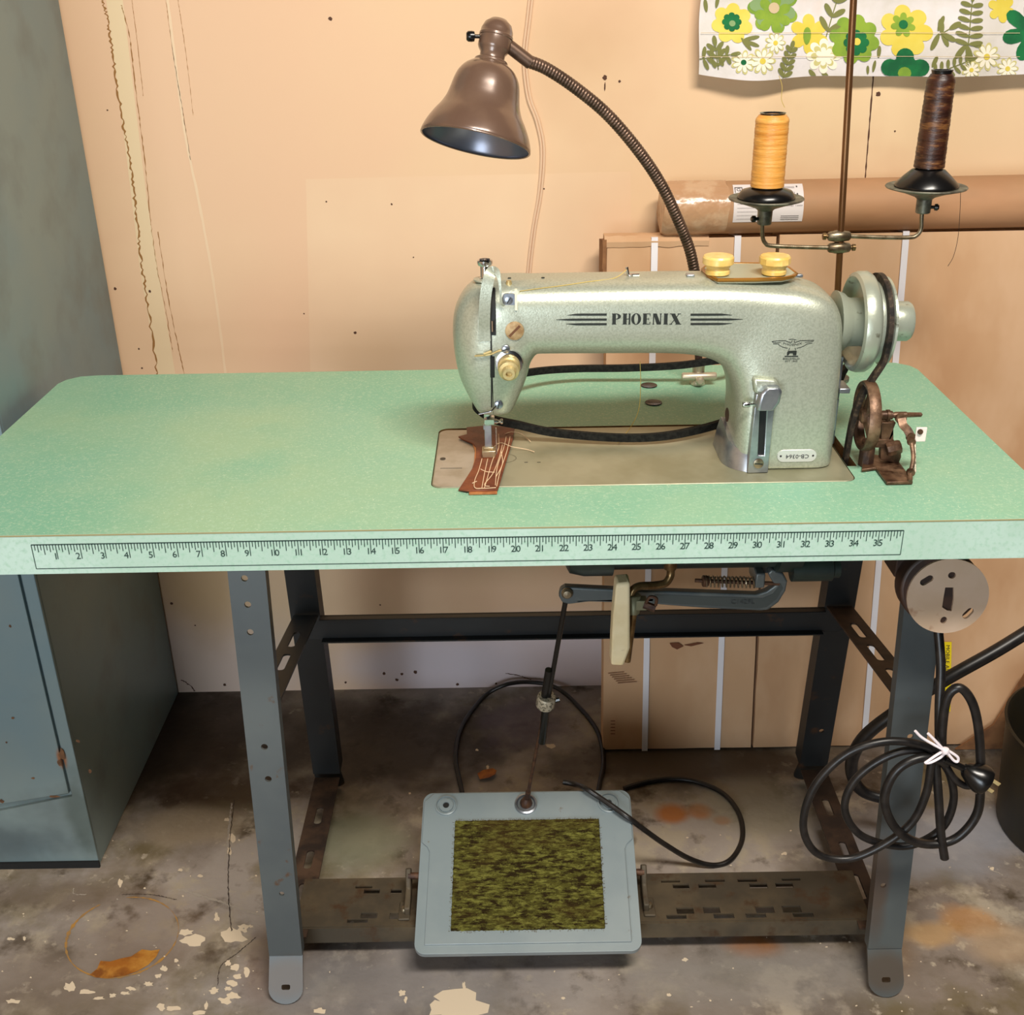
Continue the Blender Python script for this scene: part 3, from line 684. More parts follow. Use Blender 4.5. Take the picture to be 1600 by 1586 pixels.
# ================================================================ table with steel stand
TT = .0458; TX = .6193; TW = .5258
T = thing('sewing_table', 'mint green topped industrial sewing table with printed ruler edge and grey steel stand', 'table', (0, .26, 0))
out = [(-TX, 0), (TX, 0), (TX, TW-.035), (TX-.006, TW-.018), (TX-.022, TW-.004), (TX-.045, TW), (-TX+.045, TW), (-TX+.022, TW-.004), (-TX+.006, TW-.018), (-TX, TW-.035)]
bedX0, bedX1, bedY0, bedY1 = -.0575, .4215, .1025, .2805
hole = rrect(bedX0-.001, bedY0-.001, bedX1+.001, bedY1+.006, .0125)
slot = [(.4226, .145), (.4340, .145), (.4340, .260), (.4226, .260)]
h1 = circ(pZ(1014, 603, H).x, pZ(1014, 603, H).y, .0105, 20); h2 = circ(pZ(1021, 630, H).x, pZ(1021, 630, H).y, .0105, 20)
b = MB(); b.prism(out, XY(H-TT), TT, [hole, slot, h1, h2], 0, 1)
b.build('worktop', [M['mint'], M['ply']], T, angle=30)
for (hx_, hy_) in ((1014, 603), (1021, 630)): q_ = pZ(hx_, hy_, H); MB().lathe([(0, -.012), (.0103, -.012), (.0103, .0004), (.0116, .0008), (.0112, .0016), (.009, .0012), (0, .0006)], (q_.x, q_.y, H), (0, 0, 1), 24).build('hole_plug', M['blackplastic'], T)
b = MB(); b.box((-TX, -.0012, H-TT), (TX, 0, H+.0001)); eb = b.build('edge_band', M['mintedge'], T)
b = MB(); b.box((-TX, -.0016, H-.0012), (TX, -.0011, H+.0002)); b.build('edge_trim_line', mat('trim_tan', (150, 140, 96), .6), eb)
# ruler
IN = .0254; X0 = -.4715; zt, zb_ = H-.0108, H-.0392; yr = -.0016
b = MB()
def rl(x0, z0, x1, z1): b.add([(x0, yr, z0), (x1, yr, z0), (x1, yr, z1), (x0, yr, z1)], [(0, 1, 2, 3)])
rl(X0, zt-.0006, X0+36*IN, zt+.0006); rl(X0, zb_-.0004, X0+36*IN, zb_+.0004); rl(X0-.0004, zb_, X0+.0004, zt); rl(X0+36*IN-.0004, zb_, X0+36*IN+.0004, zt)
for k in range(1, 288):
    L = .0172 if k % 8 == 0 else .0118 if k % 4 == 0 else .0088 if k % 2 == 0 else .0066
    x = X0+k*IN/8; rl(x-.00042, zt-L, x+.00042, zt)
for n in range(1, 36):
    x = X0+n*IN; s = str(n)
    vs, fs = text2d(s, .0108); 
    if n < 10: mx = max(p[0] for p in vs); sh = -mx-.0014
    else: sh = 0
    b.add([(x+sh+p[0]*1.0, yr-.0001, zt-.0142+p[1]) for p in vs], fs)
b.build('ruler_scale', M['ink'], eb, recalc=False)
# stand legs: angle iron. s runs up the front plate
def leg(xa, xb, ybot, ytop, ztop, flange, front, name_holes, mt):
    P0 = V((0, ybot, .058)); P1 = V((0, ytop, ztop)); d = (P1-P0).normalized(); nr = V((0, -d.z, d.y))   # towards viewer
    Ln = (P1-P0).length; o = P0; b = MB(); th = .0035
    fn = lambda a, s, h: V((a, 0, 0))+o+d*s+nr*h
    hs = []
    for (hx, hy, r, e) in name_holes:
        r0 = CF+CR*((hx-800)/F)+CU*((793-hy)/F); tt = (V((0, o.y, o.z))-CAM).dot(nr)/r0.dot(nr); p = CAM+r0*tt
        s = (p-o).dot(d); hs.append([(p.x+r*math.cos(k*math.pi/6), s+r*math.sin(k*math.pi/6)*e) for k in range(12)])
    b.prism([(xa, 0), (xb, 0), (xb, Ln), (xa, Ln)], fn, th, hs)
    # flange going backwards along the inner edge
    fx = xb-th if flange > 0 else xa
    b.box((0, 0, 0), (0, 0, 0)) if False else None
    vs = []
    for s in (0, Ln):
        for q in (0, -.013 if front else -.03):
            for xx in (fx, fx+th): vs.append(V((xx, 0, 0))+o+d*s+nr*q)
    b.add(vs, [(0, 1, 3, 2), (4, 6, 7, 5), (0, 4, 5, 1), (2, 3, 7, 6), (0, 2, 6, 4), (1, 5, 7, 3)])
    # bent foot with rounded toe
    yt = ybot-.036 if front else ybot+.03
    P2 = V((0, yt, .0)); sgn = 1
    d2 = (P2-P0); L2 = d2.length; d2.normalize(); n2 = V((0, -d2.z, d2.y)) if not front else V((0, d2.z, -d2.y))
    xm = (xa+xb)/2; hw = (xb-xa)/2; lp = [(xa, 0)]
    k = 12; sq = L2-hw*.9
    lp += [(xm-hw*1.04*math.cos(math.pi*i/k), sq+hw*.9*math.sin(math.pi*i/k)) for i in range(k+1)]+[(xb, 0)]
    fn2 = lambda a, s, h: V((a, 0, 0))+P0+d2*s+n2*h+V((0, 0, .002))
    b.prism(lp, fn2, -th if front else th, [rrect(xm-.006, sq*.95-.003, xm+.006, sq*.95+.004, .002, 2)])
    o_ = b.build('leg', mt, T)
    return o_
XL0, XL1, XR0, XR1 = -.3145, -.2685, .514, .561
leg(XL0, XL1, .094, .163, H-TT, 1, True, [(383, 902, .0042, 1), (388, 943, .0042, 1), (392, 986, .0042, 1), (414, 1165, .0045, 1), (420, 1215, .0045, 1), (441, 1394, .0035, 1)], M['steel'])
leg(XR0, XR1, .090, .163, H-TT, -1, True, [(1379, 1381, .004, 1), (1421, 1149, .004, 1)], M['steel'])
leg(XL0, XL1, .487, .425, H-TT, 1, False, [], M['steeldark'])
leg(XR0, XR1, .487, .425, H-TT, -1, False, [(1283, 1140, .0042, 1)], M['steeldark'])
# crossbar between the rear legs (angle)
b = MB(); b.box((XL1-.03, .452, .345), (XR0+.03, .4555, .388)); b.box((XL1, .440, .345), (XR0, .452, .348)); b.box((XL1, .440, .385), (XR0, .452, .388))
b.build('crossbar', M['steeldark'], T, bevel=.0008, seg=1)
# side rails and slotted braces
for (xa, xb) in ((XL0+.004, XL1), (XR0, XR1-.004)):
    b = MB(); xm = (xa+xb)/2
    b.prism([(xa, .125), (xb, .125), (xb, .475), (xa, .475)], XY(.054), .003, [rrect(xm-.006, .18, xm+.006, .23, .005, 3), rrect(xm-.006, .26, xm+.006, .3, .005, 3), rrect(xm-.006, .36, xm+.006, .40, .005, 3)])
    b.box((xa, .125, .022) if xa < 0 else (xb-.003, .125, .022), (xa+.003, .475, .054) if xa < 0 else (xb, .475, .054))
    b.build('side_rail', M['ruststrip'], T)
    b = MB(); za, zbk = .442, .390; sl = (zbk-za)/(.448-.13)
    fn = lambda a, y, h: V((a, y, za+(y-.13)*sl+h))
    b.prism([(xa+.002, .1445), (xb-.002, .1445), (xb-.002, .448), (xa+.002, .448)], fn, .003, [rrect(xm-.0055, y, xm+.0055, y+.055, .005, 3) for y in (.165, .245, .325)])
    b.box((xb-.006, .13, .36), (xb-.003, .14, .45)) if False else None
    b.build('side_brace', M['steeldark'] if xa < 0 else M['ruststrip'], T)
# slotted foot rail
b = MB(); hs = []
def rz(x, y): p = pZ(x, y, .0585); return p.x, p.y
for (x0_, y0_, x1_, y1_) in [(555, 1384, 582, 1388), (568, 1389, 594, 1396), (610, 1389, 628, 1396), (542, 1436, 575, 1442), (563, 1426, 590, 1435), (608, 1426, 628, 1436), 
                             (1033, 1375, 1062, 1379), (1052, 1381, 1076, 1389), (1092, 1381, 1118, 1388), (1102, 1374, 1132, 1378), (1153, 1373, 1182, 1378), (1172, 1380, 1198, 1388), (1213, 1379, 1238, 1387), (1222, 1372, 1250, 1376),
                             (1042, 1429, 1072, 1436), (1058, 1418, 1083, 1428), (1100, 1417, 1124, 1427), (1116, 1427, 1146, 1435), (1166, 1427, 1196, 1434), (1182, 1416, 1208, 1427), (1224, 1415, 1250, 1426), (1240, 1426, 1270, 1433)]:
    a = rz(x0_, y1_); c = rz(x1_, y0_); hs.append([(a[0], a[1]), (c[0], a[1]), (c[0], c[1]), (a[0], c[1])])
# group overlapping stepped pairs by shrinking so holes never overlap
def fixh(hs):
    out_ = []
    for q in hs:
        x0_, y0_ = q[0]; x1_, y1_ = q[2]; ok = True
        for r in out_:
            if x0_ < r[2][0] and x1_ > r[0][0] and y0_ < r[2][1]+.0004 and y1_ > r[0][1]-.0004: 
                if (y0_+y1_)/2 > (r[0][1]+r[2][1])/2: y0_ = max(y0_, r[2][1]+.0005)
                else: y1_ = min(y1_, r[0][1]-.0005)
        if y1_-y0_ > .001: out_.append([(x0_, y0_), (x1_, y0_), (x1_, y1_), (x0_, y1_)])
    return out_
b.prism([(XL1-.02, .142), (XR0+.02, .142), (XR0+.02, .236), (XL1-.02, .236)], XY(.0555), .003, fixh(hs))
b.box((XL1-.02, .1395, .030), (XR0+.02, .1425, .0575)); b.box((XL1-.02, .2345, .030), (XR0+.02, .2375, .0575))
b.build('foot_rail', M['footrail'], T, bevel=.0012, seg=2)
# ================================================================ treadle pedal
TP = thing('treadle_pedal', 'grey enamel foot treadle with an olive carpet pad hung on the slotted foot rail', 'pedal', (.045, .2, 0))
pA, pB = V((.0445, .086, .062)), V((.0475, .318, .150)); pv = (pB-pA); PL = pv.length; pv.normalize(); pn = V((1, 0, 0)).cross(pv).normalized()
def pf(u, v, h): return pA+V((1, 0, 0))*u+pv*v+pn*h
b = MB(); hw0, hw1 = .1575, .1585
lp = [(hw0*.0+q[0], q[1]) for q in rrect(-.158, 0, .158, PL, .015, 6)]
b.prism(lp, pf, -.010)
# side notch steps: raised inner field
fld = [(-.144, .012)]+[(.144, .012), (.144, .150), (.1475, .158), (.1565, .166), (.1565, PL-.016), (.142, PL-.002), (-.142, PL-.002), (-.1565, PL-.016), (-.1565, .166), (-.1475, .158), (-.144, .150)]
pl = b.build('pedal_plate', M['pedal'], TP, bevel=.003, seg=3)
b = MB(); b.prism(fld, lambda u, v, h: pf(u, v, h), .0030)
b.build('raised_field', M['pedal'], pl, bevel=.0016, seg=3)
b = MB(); b.tube([pf(-.14, .016, -.0165), pf(.14, .016, -.0165)], .006, 10); b.tube([pf(-.14, .016, -.0165), pf(-.145, .2, -.0165)], .006, 8); b.tube([pf(.14, .016, -.0165), pf(.145, .2, -.0165)], .006, 8)
b.build('under_rib', M['steeldark'], pl)
# carpet mat with real pile height
b = MB(); nx, ny = 150, 118; mx0, mx1, my0, my1 = -.1085, .1085, .030, .199; vs = []; rnd = random.Random(4)
for j in range(ny+1):
    for i in range(nx+1):
        u = mx0+(mx1-mx0)*i/nx; v = my0+(my1-my0)*j/ny
        e = .0016*noise.noise(V((v*300, 0, i > nx/2))) if i in (0, nx) else 0
        e2 = .0014*noise.noise(V((u*300, 5, j > ny/2))) if j in (0, ny) else 0
        edge = i in (0, nx) or j in (0, ny)
        h = .002 if edge else .0052+.0016*rnd.random()+.0012*noise.noise(V((u*120, v*400, 0)))
        vs.append(pf(u+e, v+e2, h))
b.add(vs, [(j*(nx+1)+i, j*(nx+1)+i+1, (j+1)*(nx+1)+i+1, (j+1)*(nx+1)+i) for j in range(ny) for i in range(nx)])
mtt = b.build('carpet_pad', M['carpet'], TP, angle=180)
b = MB()
for k in range(420):
    s = rnd.random(); side = rnd.randrange(4); L = .001+.0022*rnd.random()
    u, v, du, dv = [(mx0+(mx1-mx0)*s, my0, 0, -L), (mx0+(mx1-mx0)*s, my1, 0, L), (mx0, my0+(my1-my0)*s, -L, 0), (mx1, my0+(my1-my0)*s, L, 0)][side]
    b.tube([pf(u, v, .0028), pf(u+du+.0008*(rnd.random()-.5), v+dv+.0008*(rnd.random()-.5), .0024+.001*rnd.random())], .00035, 3)
fr_ = b.build('fringe', M['fringe'], mtt); fr_['kind'] = 'stuff'
def ringscrew(u, v, hole=True):
    b = MB(); b.lathe([(.0165, .0), (.0165, .003), (.0148, .0038), (.0140, .0008), (.0112, .0008), (.0106, .0036), (.005, .0036), (.0045, .0006), (0, .0006)], pf(u, v, .0026), pn, 32)
    o_ = b.build('mounting_boss', M['pedal'], TP)
    MB().lathe([(.0042, 0), (.0042, .0008), (0, .0008)], pf(u, v, .0045), pn, 16).build('bolt_hole', M['black'], o_)
ringscrew(-.1225, PL-.024); ringscrew(.124, PL-.024)
b = MB(); b.lathe([(.017, 0), (.017, .004), (.0145, .005), (.0125, .002), (0, .002)], pf(-.0015, PL-.024, .0028), pn, 28)
b.build('rod_socket', M['satin'], TP)
for sx, (xa, ya) in ((-1, (637, 1357)), (1, (1007, 1350))):
    # pivot lug standing on the foot rail
    x = -.128 if sx < 0 else .216
    b = MB(); lp = [(.158, .0588), (.200, .0588), (.212, .075), (.214, .098), (.205, .106), (.196, .098), (.190, .082), (.172, .076), (.158, .074)]
    b.prism(lp, YZ(x-.004), .008, [])
    b.box((x-.013*(1 if sx < 0 else .3), .150, .0587), (x+.013*(.3 if sx < 0 else 1), .185, .0625))
    br = b.build('pivot_bracket', M['footrail'], TP, bevel=.002)
    b = MB(); b.lathe([(.0055, 0), (.0055, .002), (.004, .005), (0, .006)], (x-.005*sx*-1, .167, .0626), (0, 0, 1), 16); b.build('bolt', M['rodgrey'], br)
    b = MB(); b.tube([(x, .2, .096), (x-sx*.022, .2, .096)], .005, 10); b.build('pivot_pin', M['rustdark'], br)
# ================================================================ connecting rod from pedal to clutch lever
CRod = thing('connecting_rod', 'thin black rod with pale clamp linking pedal to the motor lever', 'rod', pf(0, PL-.024, .004))
R0 = pf(-.0015, PL-.024, .004); R3 = pY(886, 926, .205)
Rm = R0.lerp(R3, .52)
b = MB(); b.lathe([(.0085, 0), (.0095, .004), (.007, .011), (.004, .014), (.004, .03)], R0, (R3-R0), 20); b.build('ball_joint', M['rustdark'], CRod)
dR = (R3-R0).normalized(); sd = V((.0055, 0, 0))
b = MB(); b.tube([R0+dR*.01, Rm-dR*.0+dR*.02], .0026, 10); b.build('lower_rod', M['rustdark'], CRod)
b = MB(); b.tube([Rm-dR*.082+sd*1.0, Rm+dR*.01+sd*.2], .0058, 12); b.build('sleeve', M['blackplastic'], CRod)
b = MB(); b.tube([Rm-dR*.02+sd*.5, R3], .0034, 10); b.tube([Rm+dR*.0-sd*.5, Rm+dR*.066-sd*.8], .0052, 12); b.build('upper_rod', M['blackplastic'], CRod)
b = MB(); b.lathe([(.012, -.010), (.0132, -.008), (.0132, .008), (.012, .010)], Rm+dR*.004, dR, 20); cl = b.build('clamp', M['collarw'], CRod)
b = MB(); b.tube([Rm+dR*.004+V((.009, 0, 0)), Rm+dR*.006+V((.019, 0, .001))], .0035, 8); b.build('thumb_screw', M['blackplastic'], cl)
# ================================================================ clutch motor under the top
CM = thing('clutch_motor', 'dark green clutch motor hanging under the tabletop with grey cast lever', 'motor', (.27, .27, .55))
b = MB(); prof = [(.02, .0), (.045, .003), (.066, .012), (.071, .03), (.071, .066), (.062, .067), (.062, .27), (.07, .272), (.07, .30), (.05, .31)]
b.lathe([(r*.845, a) for r, a in prof], (.092, .222, .646), (1, 0, 0), 40); b.box((.15, .195, .69), (.37, .25, H-TT-.0005)); b.build('motor_body', M['motor'], CM)
b = MB(); b.lathe([(.016, 0), (.016, .05), (.012, .052), (.012, .06)], pY(1236, 889, .19), (1, 0, 0), 24); st_ = b.build('shaft_stub', M['motor'], CM)
b = MB(); q = pY(1297, 886, .19); b.lathe([(.0075, 0), (.0085, .002), (.0085, .010), (.0075, .012)], q, (1, 0, 0), 20); b.build('cap', M['rodgrey'], st_)
LYv = .20
def lv(*pts): return [(pY(a, c, LYv).x, pY(a, c, LYv).z) for a, c in pts]
outl = lv((888, 941), (878, 938), (873, 929), (875, 919), (883, 914), (980, 919), (1100, 923), (1180, 926), (1196, 921), (1210, 912), (1203, 902), (1198, 893), (1205, 887), (1222, 893), (1229, 905), (1226, 920), (1215, 938), (1200, 949), (1185, 951), (1100, 947), (1010, 940), (920, 937))
b = MB(); b.prism(outl[::-1], XZ(LYv+.006), .012); lev = b.build('clutch_lever', M['cast'], CM, bevel=.0022, seg=3)
b = MB(); b.prism(lv((1018, 938), (1022, 925), (1100, 928), (1190, 931), (1206, 924), (1218, 908), (1222, 915), (1212, 932), (1196, 945), (1180, 947), (1100, 942))[::-1], XZ(LYv-.0061), .0003)
b.build('lever_web', mat('cast_recess', (70, 76, 74), .55, .2), lev)
vs, fs = text2d('C1429L', .0095); c = pY(1160, 940, LYv-.0064)
b = MB(); b.add([(c.x+p[0], LYv-.0078, c.z+p[1]) for p in vs], fs); b.build('cast_number', mat('cast_number_mark', (52, 58, 60), .5), lev)
b = MB(); c = pY(886, 926, LYv-.006); b.lathe([(.0075, 0), (.0075, .003), (.005, .006), (0, .007)], c, (0, -1, 0), 20); b.build('lever_pin', M['rodgrey'], lev)
b = MB(); cc = pY(1100, 908, LYv-.004); ce = pY(1180, 910, LYv-.004); n = 13*14; pts = []
for i in range(n+1):
    a = 2*math.pi*i/14; p = cc.lerp(ce, i/n); pts.append(p+V((0, math.cos(a)*.0068, math.sin(a)*.0068)))
b.tube(pts, .0011, 6); sp = b.build('tension_spring', M['rodgrey'], CM)
b = MB(); b.tube([pY(1086, 907, LYv-.004), pY(1218, 912, LYv-.004)], .0026, 10); b.lathe([(.006, 0), (.0075, .001), (.0075, .006), (.006, .008)], pY(1097, 908, LYv-.004), (1, 0, 0), 16)
b.build('spring_rod', M['rustdark'], CM)
b = MB(); p = pY(1186, 905, LYv-.004); b.box((p.x-.006, LYv-.012, p.z-.009), (p.x+.006, LYv+.03, p.z+.012)); b.box((p.x-.004, LYv+.01, p.z), (p.x+.02, LYv+.04, p.z+.09)); b.build('spring_bracket', M['cast'], CM, bevel=.002)
# ================================================================ knee lifter
KL = thing('knee_lifter', 'cream padded knee lifter plate on a bent brassy rod below the table edge', 'knee lifter', pY(968, 1035, .145))
kp = [pY(a, c, .145) for a, c in ((962, 909), (984, 907), (984, 1010), (974, 1037), (954, 1036), (955, 1000), (957, 960), (960, 930))]
b = MB(); cx = sum(p.x for p in kp)/8
b.prism([(p.x, p.z) for p in kp][::-1], XZ(.165), .026); b.build('knee_pad', M['padwood'], KL, bevel=.0035, seg=3)
kr = spline([pY(1047, 876, .18), pY(1048, 893, .18), pY(1046, 903, .178), pY(1038, 912, .175), pY(1020, 915, .17), pY(1000, 916, .165), pY(990, 921, .162), pY(985, 932, .16)], 6)
b = MB(); b.tube(kr, .0052, 12); b.build('bent_rod', M['oldbrass'], KL)
b = MB(); b.lathe([(.008, 0), (.0085, .004), (.0085, .014), (.007, .018)], pY(1047, 888, .18), (0, 0, 1), 20); b.build('rod_collar', M['oldbrass'], KL)
b = MB(); c = pY(990, 943, .16); b.lathe([(.008, -.013), (.0085, -.012), (.0085, .012), (.008, .013)], c, (0, 0, 1), 20); b.box((c.x, .152, c.z-.006), (c.x+.016, .166, c.z+.008)); cm_ = b.build('rod_clamp', M['olive'], KL, bevel=.0012)
b = MB(); b.tube([c+V((.012, -.006, .002)), c+V((.026, -.010, -.002))], .005, 6); b.tube(spline([c+V((.014, -.01, .006)), c+V((.018, -.014, .017)), c+V((.026, -.014, .015)), c+V((.026, -.012, .004))], 5), .002, 8); b.build('wing_screw', M['rustdark'], cm_)
b = MB(); b.tube([pY(991, 950, .16), pY(980, 1033, .16)], .0045, 12); b.build('pad_rod', M['oldbrass'], KL)
# ================================================================ switch housing and disc
SD = thing('switch_disc', 'round tan slotted disc on a dark housing under the right table corner', 'switch', pY(1480, 930, .07))
dn = V((-.06, -.97, .12)).normalized(); du = V((1, 0, 0)); du = (du-dn*du.dot(dn)).normalized(); dv = dn.cross(du)*-1
if dv.z < 0: dv = -dv
dc = pY(1481, 932, .072); Rr = .0462
def dpt(x, y):
    r = CF+CR*((x-800)/F)+CU*((793-y)/F); tt = (dc-CAM).dot(dn)/r.dot(dn); p = CAM+r*tt-dc; return (p.dot(du), p.dot(dv))
def dsl(pts, w_):   # rounded slot between two photo points
    a, c = V((*dpt(*pts[0]), 0)), V((*dpt(*pts[1]), 0)); d = (c-a).normalized(); o = []
    a0 = math.atan2(d.y, d.x)
    for i in range(9): t = a0-math.pi/2+math.pi*i/8; o.append((c.x+w_*math.cos(t), c.y+w_*math.sin(t)))
    for i in range(9): t = a0+math.pi/2+math.pi*i/8; o.append((a.x+w_*math.cos(t), a.y+w_*math.sin(t)))
    return o
b = MB(); slots = [dsl(((1443, 910), (1453, 904)), .0040), dsl(((1509, 962), (1516, 955)), .0040), dsl(((1487, 899), (1488, 899)), .0040), dsl(((1474, 970), (1475, 968)), .0035),
                   [dpt(1477, 918), dpt(1490, 918), dpt(1490, 936), dpt(1487, 955), dpt(1480, 954), dpt(1472, 949), dpt(1474, 935)][::-1]]
b.prism(circ(0, 0, Rr, 56), lambda u_, v_, h: dc+du*u_+dv*v_+dn*h, -.004, slots); b.build('disc_plate', M['disc'], SD)
b = MB(); hc = dc-dn*.0045+V((-.008, 0, .008)); b.lathe([(.0440, 0), (.046, .003), (.046, .026), (.035, .030)], hc, -dn, 40); b.box((hc.x-.045, .105, hc.z), (hc.x+.035, .145, H-TT-.0006)); b.build('housing', M['housing'], SD, bevel=.002)
# ================================================================ power cord coil, plug, tie
PC = thing('power_cord', 'coiled black power cord tied beside the right front leg with a two-pin plug', 'cord', pY(1465, 1180, .05))
cy_ = .055
def cp(x, y, yy=cy_): return pY(x, y, yy)
b = MB(); path = [(1466, 985, .10), (1470, 1040, .085), (1468, 1100, .07), (1468, 1150, .058), (1470, 1180, .05)]
b.tube(spline([cp(*p) for p in path], 8), .0058, 12); b.build('cord_drop', M['rubber'], PC)
def loop(pts, r, closed=False, nm='cord_loop'):
    b = MB(); b.tube(spline([cp(*p) for p in pts], 8, closed), r, 12, closed); b.build(nm, M['rubber'], PC)
loop([(1474, 1186, .05), (1440, 1164, .05), (1380, 1159, .05), (1320, 1180, .052), (1272, 1230, .053), (1255, 1290, .053), (1275, 1332, .052), (1325, 1342, .05), (1380, 1320, .047), (1425, 1285, .045), (1447, 1240, .044), (1455, 1195, .045), (1462, 1176, .046)], .0050)
loop([(1470, 1190, .052), (1430, 1172, .055), (1380, 1185, .058), (1335, 1220, .06), (1320, 1265, .06), (1345, 1305, .06), (1400, 1322, .058), (1440, 1315, .056), (1475, 1290, .053), (1490, 1250, .050), (1484, 1210, .050), (1468, 1186, .050)], .0050)
loop([(1480, 1192, .046), (1440, 1184, .044), (1400, 1205, .042), (1382, 1250, .041), (1400, 1295, .040), (1440, 1318, .040), (1490, 1312, .041), (1525, 1275, .043), (1532, 1225, .046), (1530, 1150, .05), (1520, 1100, .052), (1500, 1075, .054), (1480, 1090, .056), (1472, 1140, .056), (1472, 1180, .054)], .0056)
loop([(1474, 1188, .05), (1490, 1215, .045), (1510, 1228, .042), (1528, 1222, .04)], .0045)
b = MB(); b.tube(spline([cp(1462, 1190, .05), cp(1466, 1240, .045), cp(1470, 1300, .04), cp(1476, 1341, .036)], 8), .0055, 12); b.build('cord_tail', M['rubber'], PC)
pc = cp(1528, 1214, .036); pd = (cp(1545, 1225, .03)-cp(1500, 1197, .04)).normalized()
b = MB(); b.tube([cp(1476, 1186, .044), pc-pd*.02], .0045, 12); b.lathe([(.006, -.020), (.0095, -.017), (.012, -.012), (.0165, -.004), (.0185, .004), (.0185, .009), (.017, .011), (0, .011)], pc, pd, 28)
pg = b.build('plug', M['blackplastic'], PC)
for s in (-.0062, .0062):
    u2 = pd.cross(V((0, 1, 0))).normalized(); q = pc+pd*.010+u2*s
    b = MB(); b.tube([q, q+pd*.016], 1, sec=[(-.0006, -.0022), (.0006, -.0022), (.0006, .0022), (-.0006, .0022)]); b.build('prong', M['brass'], pg)
WT = thing('white_twist_tie', 'white string tie knotted in a bow around the coiled power cord', 'tie', cp(1476, 1178, .036))
b = MB(); ty = .037
for pts in ([(1430, 1142), (1440, 1152), (1458, 1163), (1475, 1172)], [(1450, 1146), (1462, 1158), (1475, 1172)], [(1477, 1172), (1463, 1180), (1450, 1189), (1446, 1192), (1455, 1191), (1470, 1183), (1478, 1174)], [(1477, 1170), (1490, 1178), (1497, 1184), (1496, 1190), (1490, 1188), (1480, 1176)]):
    b.tube(spline([cp(x, y, ty) for x, y in pts], 5), .0017, 8)
b.lathe([(0, -.004), (.004, -.003), (.0048, 0), (.004, .003), (0, .004)], cp(1477, 1173, ty-.001), (0, 0, 1), 14)
b.build('bow', M['tie'], WT)
# ================================================================ hose behind the right leg
b = MB(); b.tube(spline([pY(1640, 965, .36), pY(1560, 1015, .34), (pY(1475, 1063, .33)), pY(1400, 1112, .33), pY(1352, 1150, .34), pY(1332, 1185, .35), pY(1333, 1215, .36), pY(1350, 1237, .36), pY(1390, 1248, .35), pY(1430, 1250, .33)], 8), .0098, 14)
tag(b.build('black_hose', M['rubber']), 'thick black hose passing behind the right front leg and looping back', 'hose')
# floor cables
zc = .0045
b = MB(); pts = [pZ(728, 1262, zc), pZ(718, 1220, zc), pZ(712, 1180, zc), pZ(722, 1135, zc), pZ(755, 1090, zc+.0), pY(790, 1070, .79), pY(830, 1066, .80), pY(868, 1074, .79), pZ(900, 1100, zc), pZ(932, 1140, zc), pZ(943, 1185, zc), pZ(937, 1225, zc), pZ(930, 1262, zc)]
b.tube(spline(pts, 10), .0042, 12); tag(b.build('floor_cable', M['rubber']), 'black cable arching on the floor behind the treadle pedal', 'cable')
b = MB(); pts = [pY(880, 1222, .345), pY(900, 1226, .338), pZ(915, 1232, .163), pZ(935, 1245, .157), pZ(960, 1262, .150), pZ(985, 1280, .140), pZ(1010, 1299, .11), pZ(1040, 1320, .065), pZ(1078, 1342, .022), pZ(1115, 1352, zc), pZ(1143, 1342, zc), pZ(1160, 1310, zc), pZ(1155, 1272, zc), pZ(1130, 1240, zc), pZ(1090, 1222, zc), pZ(1050, 1217, zc), pZ(1010, 1222, zc), pZ(975, 1232, zc)]
b.tube(spline(pts, 10), .0042, 12); tag(b.build('trailing_cable', M['rubber']), 'black cable looping from the top of the pedal over the floor to its right', 'cable')
# orange scrap on the floor
b = MB(); P = [pZ(a, c, .002) for a, c in ((746, 1209), (755, 1206), (770, 1205), (776, 1208), (774, 1214), (765, 1219), (750, 1219))]
b.prism([(p.x, p.y) for p in P], lambda a, c, h: V((a, c, .002+h+.006*abs(math.sin((a-P[0].x)*60)))), .0008)
tag(b.build('orange_scrap', M['leaf']), 'small curled orange scrap lying on the floor behind the pedal', 'scrap')
# dark bin at the right edge
B0 = V((.962, .385, 0)); b = MB(); t = thing('waste_bin', 'dark round bin with a yellow stripe at the right edge of the frame', 'bin', B0)
b.lathe([(.128, 0), (.134, .004), (.148, .19), (.151, .193), (.147, .195), (.144, .19), (.13, .01), (0, .008)], B0, (0, 0, 1), 64); b.build('bucket', M['bin'], t)
b = MB(); vs = []
for z in (.05, .185):
    for a in (-2.72, -2.60): r = .1350+.0140*(z/.19)+.0004; vs.append((B0.x+r*math.cos(a), B0.y-.0+r*math.sin(a)*1, z))
b.add(vs, [(0, 1, 3, 2)]); b.build('yellow_stripe', M['binyellow'], t, recalc=False)
